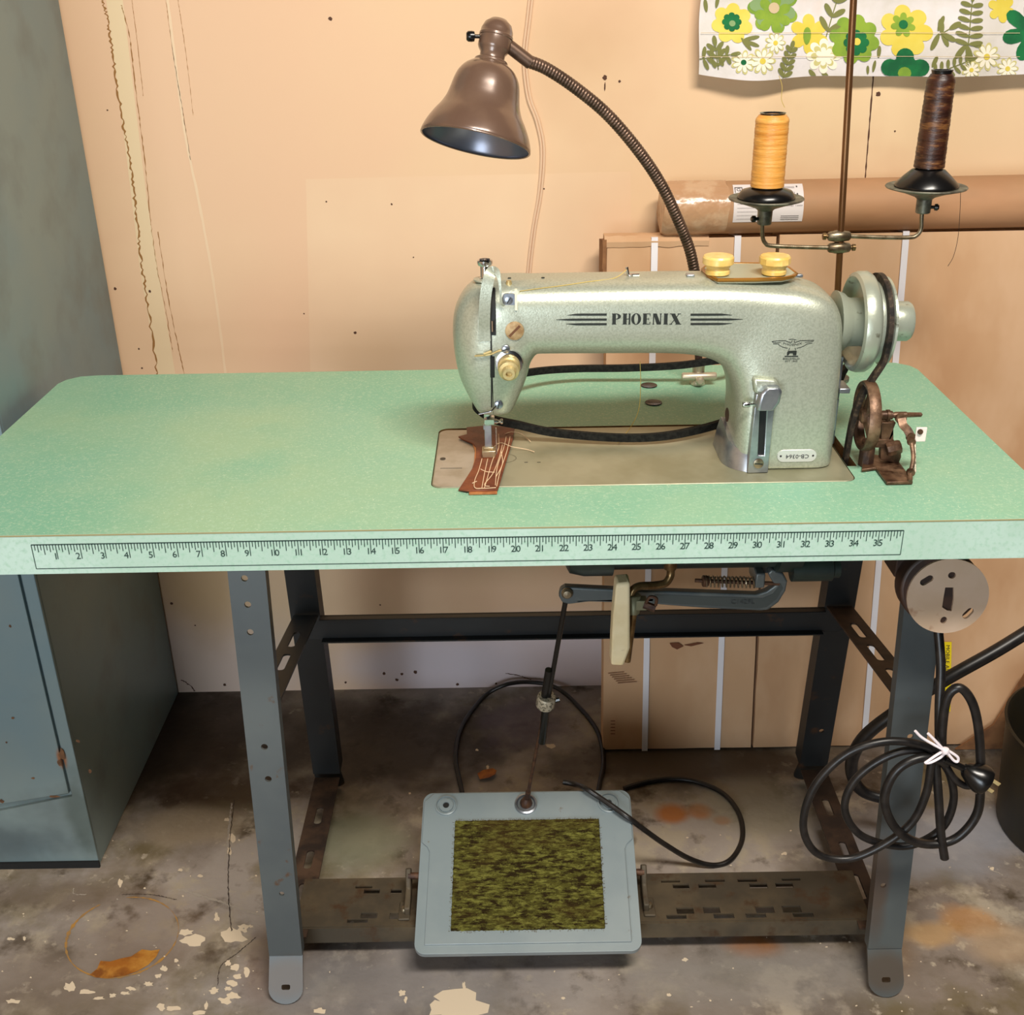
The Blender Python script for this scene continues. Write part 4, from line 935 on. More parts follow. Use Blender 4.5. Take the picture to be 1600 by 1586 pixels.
# ================================================================ sewing machine
SM = thing('sewing_machine', 'silver-green hammertone industrial sewing machine head lettered in black, set into the green table', 'sewing machine', (.2, .19, H))
YC = .19
def remeshed(b, vox, sm, nm='tmp'):
    o = b.build(nm, M['hammer'], None, origin=(0, 0, 0))
    r = o.modifiers.new('r', 'REMESH'); r.mode = 'VOXEL'; r.voxel_size = vox
    s = o.modifiers.new('s', 'SMOOTH'); s.factor = .5; s.iterations = sm
    dg = bpy.context.evaluated_depsgraph_get(); dg.update()
    me = bpy.data.meshes.new_from_object(o.evaluated_get(dg)); bpy.data.objects.remove(o)
    return me
NR = 56
def sell(t, n):
    c, s = math.cos(t), math.sin(t); return math.copysign(abs(c)**(2/n), c), math.copysign(abs(s)**(2/n), s)
b = MB(); rings = []
secs = [((.02, .977), (.02, .893), .0455, 3.0), ((.08, .9775), (.08, .893), .0455, 3.0), ((.16, .9775), (.16, .892), .0455, 3.0), ((.22, .977), (.219, .891), .046, 3.1), ((.275, .9755), (.250, .887), .047, 3.2), ((.320, .972), (.270, .879), .048, 3.4),
        ((.356, .968), (.279, .868), .050, 3.8), ((.386, .957), (.285, .855), .052, 4.2), ((.401, .936), (.2885, .842), .053, 4.6), ((.4055, .902), (.2900, .828), .0535, 5), ((.406, .86), (.2905, .81), .054, 5.5), ((.4065, .82), (.2905, .79), .054, 5.5), ((.4065, .7605), (.2905, .7605), .054, 5.5)]
for (o_, i_, hd, n) in secs:
    O, I = V((o_[0], YC, o_[1])), V((i_[0], YC, i_[1])); c = (O+I)/2; h = (O-I)/2; R = []
    for k in range(NR):
        a, s = sell(2*math.pi*k/NR, n); R.append(c+h*s+V((0, -hd*a, 0)))
    rings.append(R)
# densify by spline between section rings
dr_ = []
cols = [spline([rings[i][k] for i in range(len(rings))], 5) for k in range(NR)]
for i in range(len(cols[0])): dr_.append([cols[k][i] for k in range(NR)])
b.loft(dr_)
hs_ = [(.8225, -.004, .034, .024, 3), (.826, -.007, .037, .028, 3), (.845, -.0165, .0455, .034, 3), (.865, -.0245, .053, .039, 3), (.885, -.0285, .059, .043, 2.8), (.905, -.0305, .075, .0455, 2.7), (.925, -.0305, .09, .0465, 2.6), (.943, -.0275, .09, .046, 2.5), (.958, -.0205, .085, .043, 2.4), (.968, -.0125, .08, .037, 2.3), (.974, -.004, .075, .03, 2.2), (.9775, .008, .07, .018, 2.0)]
rings = []
for (z, xl, xr_, hd, n) in hs_:
    R = []
    for k in range(NR):
        a, s = sell(2*math.pi*k/NR, n); R.append(V(((xl+xr_)/2+(xr_-xl)/2*s, YC-hd*a, z)))
    rings.append(R)
cols = [spline([rings[i][k] for i in range(len(rings))], 4) for k in range(NR)]
b.loft([[cols[k][i] for k in range(NR)] for i in range(len(cols[0]))])
full = remeshed(b, .0017, 14)
bm = bmesh.new(); bm.from_mesh(full); bvh = BVHTree.FromBMesh(bm)
SEAMX = .0135
def half(keep_left, name, parent, mt):
    b2 = bm.copy(); off = -.0004 if keep_left else .0004
    g = b2.verts[:]+b2.edges[:]+b2.faces[:]
    r = bmesh.ops.bisect_plane(b2, geom=g, plane_co=(SEAMX+off, 0, 0), plane_no=(1, 0, 0), clear_outer=keep_left, clear_inner=not keep_left)
    ed = [e for e in r['geom_cut'] if isinstance(e, bmesh.types.BMEdge)]
    bmesh.ops.holes_fill(b2, edges=ed)
    L = base_of(parent)
    for v in b2.verts: v.co -= L
    me = bpy.data.meshes.new(name); b2.to_mesh(me); b2.free(); me.materials.clear(); me.materials.append(mt)
    me.polygons.foreach_set('use_smooth', [True]*len(me.polygons)); me.set_sharp_from_angle(angle=math.radians(50))
    o = bpy.data.objects.new(name, me); COL.objects.link(o); o.parent = parent; return o
body = half(False, 'arm_body', SM, M['hammer']); face = half(True, 'face_plate', SM, M['hammer'])
def hit(x, z, off=.0003):
    """front surface of the casting at (x, z)"""
    q = bvh.ray_cast(V((x, -.2, z)), V((0, 1, 0)))
    return (q[0]+V((0, -off, 0))) if q[0] is not None else V((x, .15, z))
def hp(px, py, off=.0003, res=4):             # front surface under a photo point
    d = CF+CR*((px-800)/F)+CU*((793-py)/F)
    q = bvh.ray_cast(CAM, d.normalized()); return (q[0]-d.normalized()*off) if q[0] is not None else pY(px, py, .14)
def htop(x, y, off=0):
    q = bvh.ray_cast(V((x, y, 1.3)), V((0, 0, -1))); return q[0]+V((0, 0, off)) if q[0] is not None else V((x, y, .977))
# --- lettering in the casting's own plane (x, z) then laid on the surface
DB = MB()
def dpoly(pts, off=.0004, fine=.002):
    """fill polygon by triangles laid on the surface"""
    tri = tessellate_polygon([[V((p[0], p[1], 0)) for p in pts]])
    base = len(DB.v); DB.add([hit(p[0], p[1], off) for p in pts], [t for t in tri])
def dband(a, c, w0, w1=None, n=8, off=.0004):
    w1 = w0 if w1 is None else w1; vs = []; d = V((c[0]-a[0], c[1]-a[1], 0)); L = d.length; d.normalize(); nn = (-d.y, d.x)
    for i in range(n+1):
        t = i/n; x = a[0]+(c[0]-a[0])*t; z = a[1]+(c[1]-a[1])*t; w_ = (w0+(w1-w0)*t)/2
        vs += [hit(x-nn[0]*w_, z-nn[1]*w_, off), hit(x+nn[0]*w_, z+nn[1]*w_, off)]
    DB.add(vs, [(2*i, 2*i+1, 2*i+3, 2*i+2) for i in range(n)])
def xz(px, py): p = hp(px, py); return p.x, p.z
def dpath(pts, w_, closed=False):
    for i in range(len(pts)-1): dband(pts[i], pts[i+1], w_, n=2)
xa, za = xz(956, 507); xb, zb2 = xz(1072, 507); _, zt2 = xz(1014, 489)
hL = zt2-za; WT_ = xb-xa; roll = (zb2-za)/WT_
def LP(u, v): return (xa+u*WT_, za+roll*u*WT_+v*hL)
def rr(u0, v0, u1, v1): dpoly([LP(u0, v0), LP(u1, v0), LP(u1, v1), LP(u0, v1)])
def para(u0, u1, w_, v0=0, v1=1): dpoly([LP(u0, v0), LP(u0+w_, v0), LP(u1+w_, v1), LP(u1, v1)])
sw, hn, tk = .048, .014, .06
def serif(u, wd, v): rr(u-.006, v, u+wd+.006, v+tk)
def ell(cx, cz, rx, rz, a0, a1, ti, tz, n=18):        # crescent: thick horizontally, thin vertically
    vs = []
    for i in range(n+1):
        a = math.radians(a0+(a1-a0)*i/n); o_ = LP(cx+rx*math.cos(a), cz+rz*math.sin(a)); i_ = LP(cx+(rx-ti)*math.cos(a), cz+(rz-tz)*math.sin(a)); vs += [hit(*o_, .0004), hit(*i_, .0004)]
    DB.add(vs, [(2*i, 2*i+1, 2*i+3, 2*i+2) for i in range(n)])
# P
rr(.005, 0, .005+sw, 1); serif(.005, sw, 0); serif(.005, sw*.6, 1-tk); ell(.052, .73, .068, .27, -90, 90, .040, .05); rr(.045, .46, .055, .51); rr(.045, .95, .055, 1)
# H
rr(.150, 0, .150+sw, 1); rr(.226, 0, .226+.022, 1); rr(.15+sw, .47, .226, .53); serif(.15, sw, 0); serif(.15, sw, 1-tk); serif(.226, .018, 0); serif(.226, .018, 1-tk)
# O
ell(.325, .5, .066, .52, 0, 360, .040, .05, 36)
# E
rr(.420, 0, .420+sw, 1); rr(.466, 0, .515, tk); rr(.466, 1-tk, .515, 1); rr(.466, .48, .498, .53); rr(.507, 0, .516, .25); rr(.507, .75, .516, 1); rr(.492, .38, .499, .62); serif(.42, sw, 0); serif(.42, sw, 1-tk)
# N
rr(.552, 0, .552+hn, 1); rr(.648, 0, .648+hn, 1); para(.552+.052, .552, .046); dpoly([LP(.612, 0), LP(.659, 0), LP(.600, 1), LP(.552, 1)]); serif(.552, hn, 0); serif(.648, hn, 1-tk)
# I
rr(.700, 0, .700+sw, 1); serif(.7, sw, 0); serif(.7, sw, 1-tk)
# X
dpoly([LP(.868, 0), LP(.925, 0), LP(.845, 1), LP(.788, 1)]); dpoly([LP(.785, 0), LP(.797, 0), LP(.910, 1), LP(.898, 1)]); serif(.862, .066, 0); serif(.782, .062, 1-tk); serif(.778, .03, 0); serif(.888, .03, 1-tk)
# speed lines
for side in (0, 1):
    for k, (yy, x0_, x1_) in enumerate([(491.5, 886, 948), (499.3, 869, 948), (506.5, 884, 948)] if side == 0 else [(491.5, 1079, 1144), (499.0, 1079, 1161), (506, 1079, 1144)]):
        a = xz(x0_, yy+.3); c = xz(x1_, yy); w_ = .0024; n = 12; vs = []
        for i in range(n+1):
            t = i/n; q = (t if side == 0 else 1-t); ww = w_*min(1, .12+q*3.2); x = a[0]+(c[0]-a[0])*t; z = a[1]+(c[1]-a[1])*t
            if k != 1: z += (-.0006 if k == 0 else .0006)*max(0, 1-q*5)
            vs += [hit(x, z-ww/2, .0004), hit(x, z+ww/2, .0004)]
        DB.add(vs, [(2*i, 2*i+1, 2*i+3, 2*i+2) for i in range(n)])
DB.build('lettering', M['decal'], body, recalc=False)
# emblem
DB = MB()
def ez(u, v): return xz(1190+u/16, 510+v/16)
for pts, w_ in (([(255, 378), (400, 360), (590, 358), (680, 392), (745, 405), (770, 345)], .0007), ([(1310, 348), (1150, 352), (965, 356), (880, 388), (820, 402), (815, 350)], .0007), ([(255, 378), (300, 405), (480, 408)], .0005), ([(285, 435), (420, 440), (450, 480), (560, 530), (655, 545)], .0006),
                ([(1300, 372), (1180, 392), (1080, 400)], .0005), ([(1270, 415), (1130, 440), (1060, 490), (960, 530), (880, 545)], .0006), ([(680, 325), (780, 318), (870, 340)], .0006), ([(700, 540), (680, 600)], .0007), ([(835, 540), (850, 590)], .0007), ([(575, 750), (915, 746)], .0012)):
    P = [ez(*p) for p in pts]; dpath(P, w_)
dpoly([ez(*p) for p in [(630, 720), (640, 640), (665, 612), (850, 605), (880, 612), (868, 720), (790, 722), (780, 672), (710, 672), (665, 725)]][::-1])
def dtext(s, cx, cy0, wpx, size, arc_=0):
    vs, fs = text2d(s, 1); mw_ = max(p[0] for p in vs)-min(p[0] for p in vs)
    c = ez(cx, cy0); wr = wpx/16*.000775; k = wr/mw_
    DB.add([hit(c[0]+p[0]*k, c[1]+p[1]*size+(arc_*(p[0]*k/wr*2)**2), .0004) for p in vs], fs)
dtext('PHOENIX', 770, 462, 420, .0034, .0018); dtext('BIELEFELD', 738, 812, 370, .0034); dtext('SEIT 1865', 738, 872, 280, .0026)
DB.build('bird_emblem', M['decal'], body, recalc=False)
# serial plate
c = hp(1245, 712); b = MB(); b.prism(rrect(c.x-.0225, c.z-.0075, c.x+.0225, c.z+.0075, .0072, 6), XZ(c.y+.0005), .0012); spl = b.build('serial_plate', mat('nickel_plate', (214, 214, 210), .35, .4), SM, bevel=.0003, seg=1)
b = MB(); vs, fs = text2d('CB-0364', .0068); b.add([(c.x-p[0]*1.1+.0005, c.y-.0011, c.z-.0004-p[1]) for p in vs], fs)
for s in (-.0185, .0185): b.lathe([(.0013, 0), (.0009, .0006), (0, .0007)], (c.x+s, c.y-.0007, c.z), (0, -1, 0), 12)
b.build('serial_number', M['printdark'], spl)
# bed
b = MB(); b.prism(rrect(bedX0, bedY0, bedX1, bedY1, .0115), XY(H-.011), .0114); bed = b.build('bed', M['bedgrey'], SM, bevel=.0006, seg=1)
def bz(x, y, off=.0007): return pZ(x, y, H+off)
b = MB(); P = [bz(690, 675), bz(808, 671), bz(812, 700), bz(812, 718), bz(806, 724), bz(795, 729), bz(738, 763), bz(684, 763)]
tp = MB(); x1_ = pZ(760, 720, H).x
tp.prism(rrect(bedX0+.0015, bedY0+.0015, .0035, bedY1-.002, .010), XY(H+.0004), .0004); tpo = tp.build('slide_plate', M['bedlight'], bed)
b = MB(); c = pZ(783, 716, H+.0008); b.add([(c.x+.0185*math.cos(math.pi*2*i/48)*.98, c.y+.0145*math.sin(math.pi*2*i/48), H+.0009) for i in range(48)]+[(c.x+.0181*math.cos(math.pi*2*i/48)*.98, c.y+.0141*math.sin(math.pi*2*i/48), H+.0009) for i in range(48)], [(i, (i+1) % 48, 48+(i+1) % 48, 48+i) for i in range(48)])
me_ = mat('engraved_dark', (60, 54, 44), .6); b.build('needle_plate_seam', me_, bed); b = MB(); p = pZ(692, 718, H); b.add([(p.x+.0035*math.cos(i*.524), p.y+.0042*math.sin(i*.524), H+.0011) for i in range(12)], [tuple(range(12))])
b.build('plate_hole', me_, bed)
for (x, y) in ((822, 723), (842, 723)): p = pZ(x, y, H); MB().box((p.x-.002, p.y-.0005, H+.0004), (p.x+.002, p.y+.0005, H+.0008)).build('notch', me_, bed)
b = MB(); a = pZ(688, 733, H); c = pZ(722, 734, H); b.box((a.x, a.y-.0002, H+.0007), (c.x, a.y+.0003, H+.0011))
b.build('scribed_line', me_, bed)
# pillar side oval hole, boot cover and stitch regulator
q = bvh.ray_cast(V((.2, .197, .812)), V((1, 0, 0))); qx = (q[0].x if q[0] is not None else .299)
b = MB(); b.add([hp(1136+3.2*math.cos(i*.524), 648+11.5*math.sin(i*.524), .0006) for i in range(12)], [tuple(range(12))]); b.build('side_hole', mat('hole_brown', (58, 26, 18), .6), body)
# boot: curved sheet round the front left corner
b = MB(); n = 22; outr = []; inr = []
for i in range(n+1):
    t = i/n
    if t < .45: a = math.radians(180+0*t); 
    u = t
    # footprint path: from back-left, round the corner, to front right
    ang = math.radians(180+90*min(1, max(0, (u-.15)/.6)))
    cxp, cyp, rx_, ry_ = .316, .168, .037, .0385
    if u < .15: px, py = cxp-rx_, cyp+.05*(1-u/.15)
    elif u <= .75: px, py = cxp+rx_*math.cos(ang), cyp+ry_*math.sin(ang)
    else: px, py = cxp+.011*(u-.75)/.25, cyp-ry_
    h_ = .013+.024*(1-u)**1.3
    outr.append((px, py, h_))
vs = []
for px, py, h_ in outr:
    tx, ty_ = px-.34, py-.20; L = math.hypot(tx, ty_); kx, ky = -tx/L*.010, -ty_/L*.010
    vs += [(px, py, H+.0006), (px+kx*.35, py+ky*.35, H+h_*.6), (px+kx*.7, py+ky*.7, H+h_), (px+kx*2.0, py+ky*2.0, H+h_-.001), (px+kx*2, py+ky*2, H+.0006)]
fs = []
for i in range(n):
    for j in range(4): a = i*5+j; fs.append((a, a+1, a+6, a+5))
fs += [(0, 1, 2, 3, 4), tuple(n*5+k for k in (4, 3, 2, 1, 0))]
b.add(vs, fs); b.build('base_cover', M['satin'], SM, angle=50)
# regulator plate: front strip with slot
xl, xr2 = pY(1172, 700, .128).x, pY(1203, 700, .128).x; zt3 = pY(1190, 632, .128).z
b = MB(); yv = .1275
sl = [(pY(1187, 642, yv).x, pY(1187, 642, yv).z-.0), (pY(1198, 642, yv).x, pY(1198, 642, yv).z), (pY(1194, 712, yv).x, pY(1194, 712, yv).z), (pY(1184, 712, yv).x, pY(1184, 712, yv).z)]
b.prism([(xl-.001, H+.001), (xr2+.000, H+.001), (xr2+.001, zt3+.012), (xl+.002, zt3+.012)], XZ(yv+.011), .011, [sl[::-1]])
reg = b.build('stitch_regulator', M['satin'], SM, bevel=.0008, seg=2)
b = MB(); b.box((xl+.006, yv+.004, H+.02), (xr2-.003, yv+.0045, zt3+.005)); b.build('slot_back', M['black'], reg)
b = MB(); yk = .112
kn = [pY(a, c, yk) for a, c in ((1172, 636), (1183, 612), (1214, 609), (1213, 624), (1204, 638))]
b.prism([(xl+.001, zt3-.004), (xl+.004, zt3+.016), (xl+.010, zt3+.023), (xr2+.003, zt3+.023), (xr2+.0055, zt3+.018), (xr2+.004, zt3+.006), (xr2-.002, zt3-.004)], XZ(.136), .020)
b.build('regulator_knob', M['satin'], reg, bevel=.003, seg=3)
b = MB(); b.prism([(xl-.003, zt3+.030), (xr2+.001, zt3+.028), (xr2+.004, zt3+.022), (xr2+.004, zt3+.012), (xl+.000, zt3+.012)][::-1], XZ(.140), .012); b.build('regulator_hood', M['hammer'], reg, bevel=.0035, seg=3)
b = MB(); p = pY(1166, 632, .128); b.lathe([(.003, -.004), (.0034, -.003), (.0034, .003), (.003, .004)], p, (1, 0, 0), 12); b.tube([p, p+V((.012, 0, 0))], .0013, 8); b.build('set_pin', M['chrome'], reg)
b = MB(); screw(b, pY(1185, 724, yv-.0003), r=.0058, h=.0018, slot=-50); b.build('slot_screw', [M['rodgrey'], M['decal']], reg)
# --- head fittings
b = MB(); sc = htop(pY(758, 425, YC).x, YC); sx = sc.x
b.lathe([(.0065, -.002), (.0065, .004), (.0052, .005), (.0052, .017), (.0075, .018), (.0085, .020), (.0085, .0235), (.006, .0245), (.006, .022), (0, .022)], (sx, YC-.006, sc.z-.003), (0, 0, 1), 24); b.build('presser_screw', M['chrome'], SM)
b = MB(); b.lathe([(.013, 0), (.013, .0015), (.0065, .002)], (sx, YC-.006, sc.z-.0016), (0, 0, 1), 28); b.build('screw_collar', M['hammer'], SM)
# take-up slot and guard
b = MB(); 
def onf(x, y, o=.0006): return hp(x, y, o)
def fstrip(mb, rows, n=10, off=.0007):
    rr_ = []
    for (y0, l0, r0), (y1, l1, r1) in zip(rows, rows[1:]):
        for i in range(n): t = i/n; rr_.append((y0+(y1-y0)*t, l0+(l1-l0)*t, r0+(r1-r0)*t))
    rr_.append(rows[-1]); vs = []
    for (y, l, r) in rr_:
        for q in range(4): vs.append(hp(l+(r-l)*q/3, y, off))
    mb.add(vs, [(4*i+q, 4*i+q+1, 4*i+q+5, 4*i+q+4) for i in range(len(rr_)-1) for q in range(3)])
fstrip(b, [(449, 768, 773), (452, 767, 774), (500, 766, 775), (524, 766, 775)]); fstrip(b, [(524, 766, 768.5), (557, 766.5, 769), (557.1, 766, 773), (590, 766, 773), (590.1, 767, 769.5), (637, 767, 769)])
b.build('take_up_slot', M['black'], SM, recalc=False)
b = MB(); p = onf(770, 512, .001); b.tube([p+V((0, -.001, -.004)), p+V((0, -.001, .008))], .0016, 8); b.build('take_up_lever', M['chrome'], SM)
b = MB(); gp = spline([hp(758, 533, .0008), hp(757, 515, .0022), pY(757, 495, .1405), pY(758, 470, .1385), pY(761, 447, .1385), pY(765, 431, .141), pY(770, 423.5, .145), pY(776, 425, .143), pY(780, 436, .1405), pY(782, 455, .1395), pY(783.5, 473, .1405), pY(788, 478, .142)], 6)
def gw(i): return 1 if i < len(gp)*.5 else max(.22, 1-3.2*(i/len(gp)-.5))
b.tube(gp, gw, sec=[(-.0062, -.0007), (.0062, -.0007), (.0062, .0007), (-.0062, .0007)], up=(0, -1, 0)); b.build('take_up_guard', M['hammer'], SM, angle=30)
b = MB(); p0 = onf(797, 469); b.prism(rrect(p0.x-.0085, p0.z-.008, p0.x+.0065, p0.z+.0075, .0045), XZ(p0.y+.001), .0025); gb = b.build('guard_bracket', M['satin'], SM, bevel=.0004, seg=1)
b = MB(); screw(b, p0+V((-.0015, -.0012, 0)), r=.0045, h=.001, slot=15); b.build('bracket_screw', [M['satin'], M['decal']], gb)
b = MB(); b.box((p0.x+.0052, p0.y-.005, p0.z-.010), (p0.x+.0078, p0.y-.001, p0.z+.013)); b.build('post', mat('cream_post', (232, 224, 196), .4), gb)
b = MB(); screw(b, onf(804, 517)+V((0, .0012, 0)), r=.0104, h=.0024, slot=0); so = b.build('pivot_screw', [M['screwtan'], mat('slot_brown', (98, 60, 34), .7)], SM)
p1 = onf(790, 545); b = MB(); screw(b, p1+V((0, -.001, 0)), r=.0048, h=.0024, slot=-30); b.build('guide_screw', [M['satin'], M['decal']], SM)
b = MB(); b.tube(spline([p1+V((-.002, -.001, -.001)), onf(778, 548)+V((0, -.002, 0)), onf(768, 552)+V((0, -.003, 0)), onf(757, 554)+V((0, -.003, 0)), onf(742, 555)+V((0, -.003, 0))], 5), .0011, 8)
b.tube([onf(768, 548)+V((0, -.003, 0)), onf(756, 552)+V((0, -.0035, 0))], .0016, 6); b.build('thread_guide', M['brass'], SM)
# tension assembly
p2 = onf(795, 568); tz = V((0, -1, -.0)).normalized()
b = MB(); b.lathe([(.0155, 0), (.0158, .002), (.0150, .005), (.0128, .0055)], p2+V((.0005, .002, .001)), (0, -1, 0), 36); ta = b.build('tension_disc', M['chrome'], SM)
b = MB(); b.lathe([(.0125, .004), (.0125, .011), (.0105, .0125), (.0100, .016), (.0112, .018), (.0112, .021), (.0080, .0225), (.0072, .027), (.0066, .0285), (.0036, .0285), (.0034, .024), (0, .024)], p2+V((0, 0, 0)), (0, -1, -.12), 32); b.build('tension_nut', M['brass'], ta)
# lower head
p3 = onf(779, 632); b = MB(); screw(b, p3+V((0, -.0005, 0)), r=.0052, h=.0022, slot=35); b.build('guide_screw', [M['satin'], M['decal']], SM)
b = MB(); yb = .158
b.tube(spline([p3+V((-.003, -.002, -.001)), pY(768, 642, p3.y-.004), pY(758, 645, p3.y-.003), pY(748, 647, p3.y-.002)], 4), .0010, 8); b.build('needle_thread_guide', M['chrome'], SM)
ny = .188
b = MB(); b.lathe([(.0045, 0), (.0045, .035)], (pY(762, 650, ny).x, ny, pY(762, 664, ny).z), (0, 0, 1), 16); 
c = pY(762, 656, ny); b.box((c.x-.004, ny-.010, c.z-.003), (c.x+.008, ny+.005, c.z+.004)); b.lathe([(.003, 0), (.003, .004), (.0018, .005), (.0018, .007), (.0032, .008), (.0032, .011)], c+V((.007, -.006, 0)), (1, 0, 0), 12)
b.build('needle_clamp', M['chrome'], SM, bevel=.0006, seg=1)
b = MB(); zt4 = pY(762, 668, ny).z; zb4 = pY(762, 699, ny).z; cxp = pY(763, 690, ny).x
b.box((cxp-.0042, ny-.003, zb4-.003), (cxp+.0042, ny+.003, zt4+.006)); b.box((cxp-.0055, ny-.003, zt4-.002), (cxp-.0035, ny+.002, zt4+.004)); b.build('presser_bar', M['satin'], SM, bevel=.0006, seg=1)
b = MB(); zf = H+.0042
b.prism([(cxp-.0075, ny-.0105), (cxp+.0085, ny-.0105), (cxp+.0085, ny+.006), (cxp-.0075, ny+.006)], XY(zf), .0085); b.prism([(cxp-.0055, ny-.006), (cxp+.0065, ny-.006), (cxp+.0045, ny+.004), (cxp-.0045, ny+.004)], XY(zf+.0085), .003)
b.build('presser_foot', mat('foot_steel', (190, 172, 138), .3, .8), SM, bevel=.0008, seg=2)
b = MB(); b.tube([(cxp+.0095, ny-.002, zt4), (cxp+.0095, ny-.002, H+.004)], .0009, 6); b.build('needle', M['chrome'], SM)
b = MB(); b.lathe([(.0035, -.002), (.0035, .0), (.0028, .003)], htop(pY(795, 438, .165).x, .165)+V((0, 0, .0005)), (0, 0, 1), 12)
b.build('oil_hole', M['brass'], body)
for px in (796, 848): q = htop(pY(px, 434, .19).x, .182, .0004); MB().lathe([(.0022, -.001), (.0018, .0004), (0, .0004)], q, (0, 0, 1), 10).build('oil_hole', M['decal'], body)
# thread pin on top
q = htop(pY(984, 430, .19).x, .185); b = MB(); b.lathe([(.0035, 0), (.0035, .002), (.002, .0025)], q+V((0, 0, -.0005)), (0, 0, 1), 12); b.tube([q+V((-.002, 0, 0)), q+V((-.004, 0, .010))], .0016, 8); b.tube([q+V((-.002, 0, .001)), q+V((.010, 0, .0012))], .0018, 8); b.build('thread_pin', M['chrome'], SM)
# oil reservoir plate with two knobs
b = MB(); yk = .188
def topz(px, py, zz): p = pZ(px, py, zz); return p
zR = .9772
lp = [(1098, 421), (1110, 433), (1122, 437.5), (1180, 437), (1222, 435.5), (1238, 432), (1244, 428), (1232, 419), (1190, 413), (1130, 412), (1104, 416)]
P = [pZ(x, y, zR) for x, y in lp]
b.prism([(p.x, p.y) for p in P], XY(zR-.004), .0052); rp = b.build('reservoir_plate', mat('reservoir_paint', (176, 178, 156), .28, .3), SM, bevel=.0012)
b = MB(); b.tube([p+V((0, 0, -.0002)) for p in P], .0022, 8, True); b.build('gold_rim', mat('gold_rim', (170, 120, 50), .25, .7), rp)
for px in (1121, 1209):
    c = pZ(px, 428, zR+.002); b = MB()
    b.lathe([(.0125, 0), (.0135, .001), (.0135, .0045), (.0125, .0055), (.0125, .007), (.0135, .008), (.0142, .0105)], c, (0, 0, 1), 32)
    prf = circ(0, 0, .0168, 12)
    b.lathe([(.0150, .0105), (.0172, .012), (.0172, .0185), (.0158, .0205), (.010, .0208), (0, .0208)], c, (0, 0, 1), 12 if px == 1209 else 32)
    b.build('oil_cap', M['knob'], rp, angle=28)
b = MB(); q = pZ(1243, 432, .972); b.box((q.x-.001, q.y-.002, .971), (q.x+.008, q.y+.004, .9745)); b.build('clip', M['satin'], rp, bevel=.0008); b = MB(); q2 = pZ(1078, 430, .9775); b.box((q2.x-.004, q2.y-.004, .9765), (q2.x+.005, q2.y+.006, .979)); b.build('clip', M['satin'], rp, bevel=.0008)
# shaft housing + handwheel
HWc = V((.400, .193, .918))
b = MB(); b.lathe([(.036, .004), (.033, .012), (.029, .016), (.0275, .020), (.0275, .034)], HWc, (1, 0, 0), 48); b.build('shaft_collar', M['hammerlight'], SM)
b = MB(); b.lathe([(.020, .034), (.040, .034), (.0455, .030), (.0480, .0245), (.0515, .0225), (.0555, .0245), (.0570, .029), (.0570, .037), (.0545, .041), (.0510, .043), (.0460, .0445), (.0460, .0555), (.0500, .0575), (.0505, .060), (.040, .062), (.0225, .063)], HWc, (1, 0, 0), 64); hw = b.build('handwheel', M['hammerlight'], SM)
b = MB(); b.lathe([(.0215, .063), (.0225, .065), (.0225, .086), (.0205, .089), (.0150, .0905), (0, .091)], HWc, (1, 0, 0), 40); b.build('clutch_knob', M['hammerlight'], hw)
# black parts seen between pillar and winder
b = MB(); b.box((.4115, .20, .765), (.4215, .235, .875)); b.box((.4115, .17, .84), (.424, .2, .846)); b.box((.4115, .18, .79), (.4155, .2, .83)); b.build('rear_bracket', M['satin'], SM, bevel=.001)
# ================================================================ drive belt
b = MB(); bxw = HWc.x+.051; R_ = .0505; pts = []
for k in range(13): a = math.radians(-20+k*200/12); pts.append(V((bxw, HWc.y-R_*math.cos(a), HWc.z+R_*math.sin(a))))
fr0 = [V((bxw-.0015, .147, .885)), V((bxw-.010, .150, .865)), V((.4315, .155, .84)), V((.4275, .160, .81)), V((.4275, .168, .765)), V((.4275, .175, .72)), V((.4275, .185, .66))]
bk = [V((bxw-.004, .243, .87)), V((.433, .244, .83)), V((.4275, .245, .77)), V((.4275, .247, .72)), V((.4275, .250, .66)), V((.4275, .236, .628)), V((.4275, .215, .620)), V((.4275, .196, .632))]
path = fr0[::-1]+pts+bk
b.tube(spline(path, 5, True), 1, closed=True, sec=[(-.0042, -.0028), (.0042, -.0028), (.0042, .0028), (-.0042, .0028)], up=(1, 0, 0))
tag(b.build('drive_belt', M['leatherbelt'], angle=30), 'worn brown leather drive belt round the handwheel, running down through the table', 'belt')
b = MB(); b.lathe([(.02, -.008), (.03, -.007), (.0265, -.004), (.0265, .004), (.03, .007), (.02, .008)], (.4275, .222, .6515), (1, 0, 0), 32); b.tube([(.39, .222, .6515), (.44, .222, .6515)], .006, 12); b.build('pulley', M['rustdark'], CM)
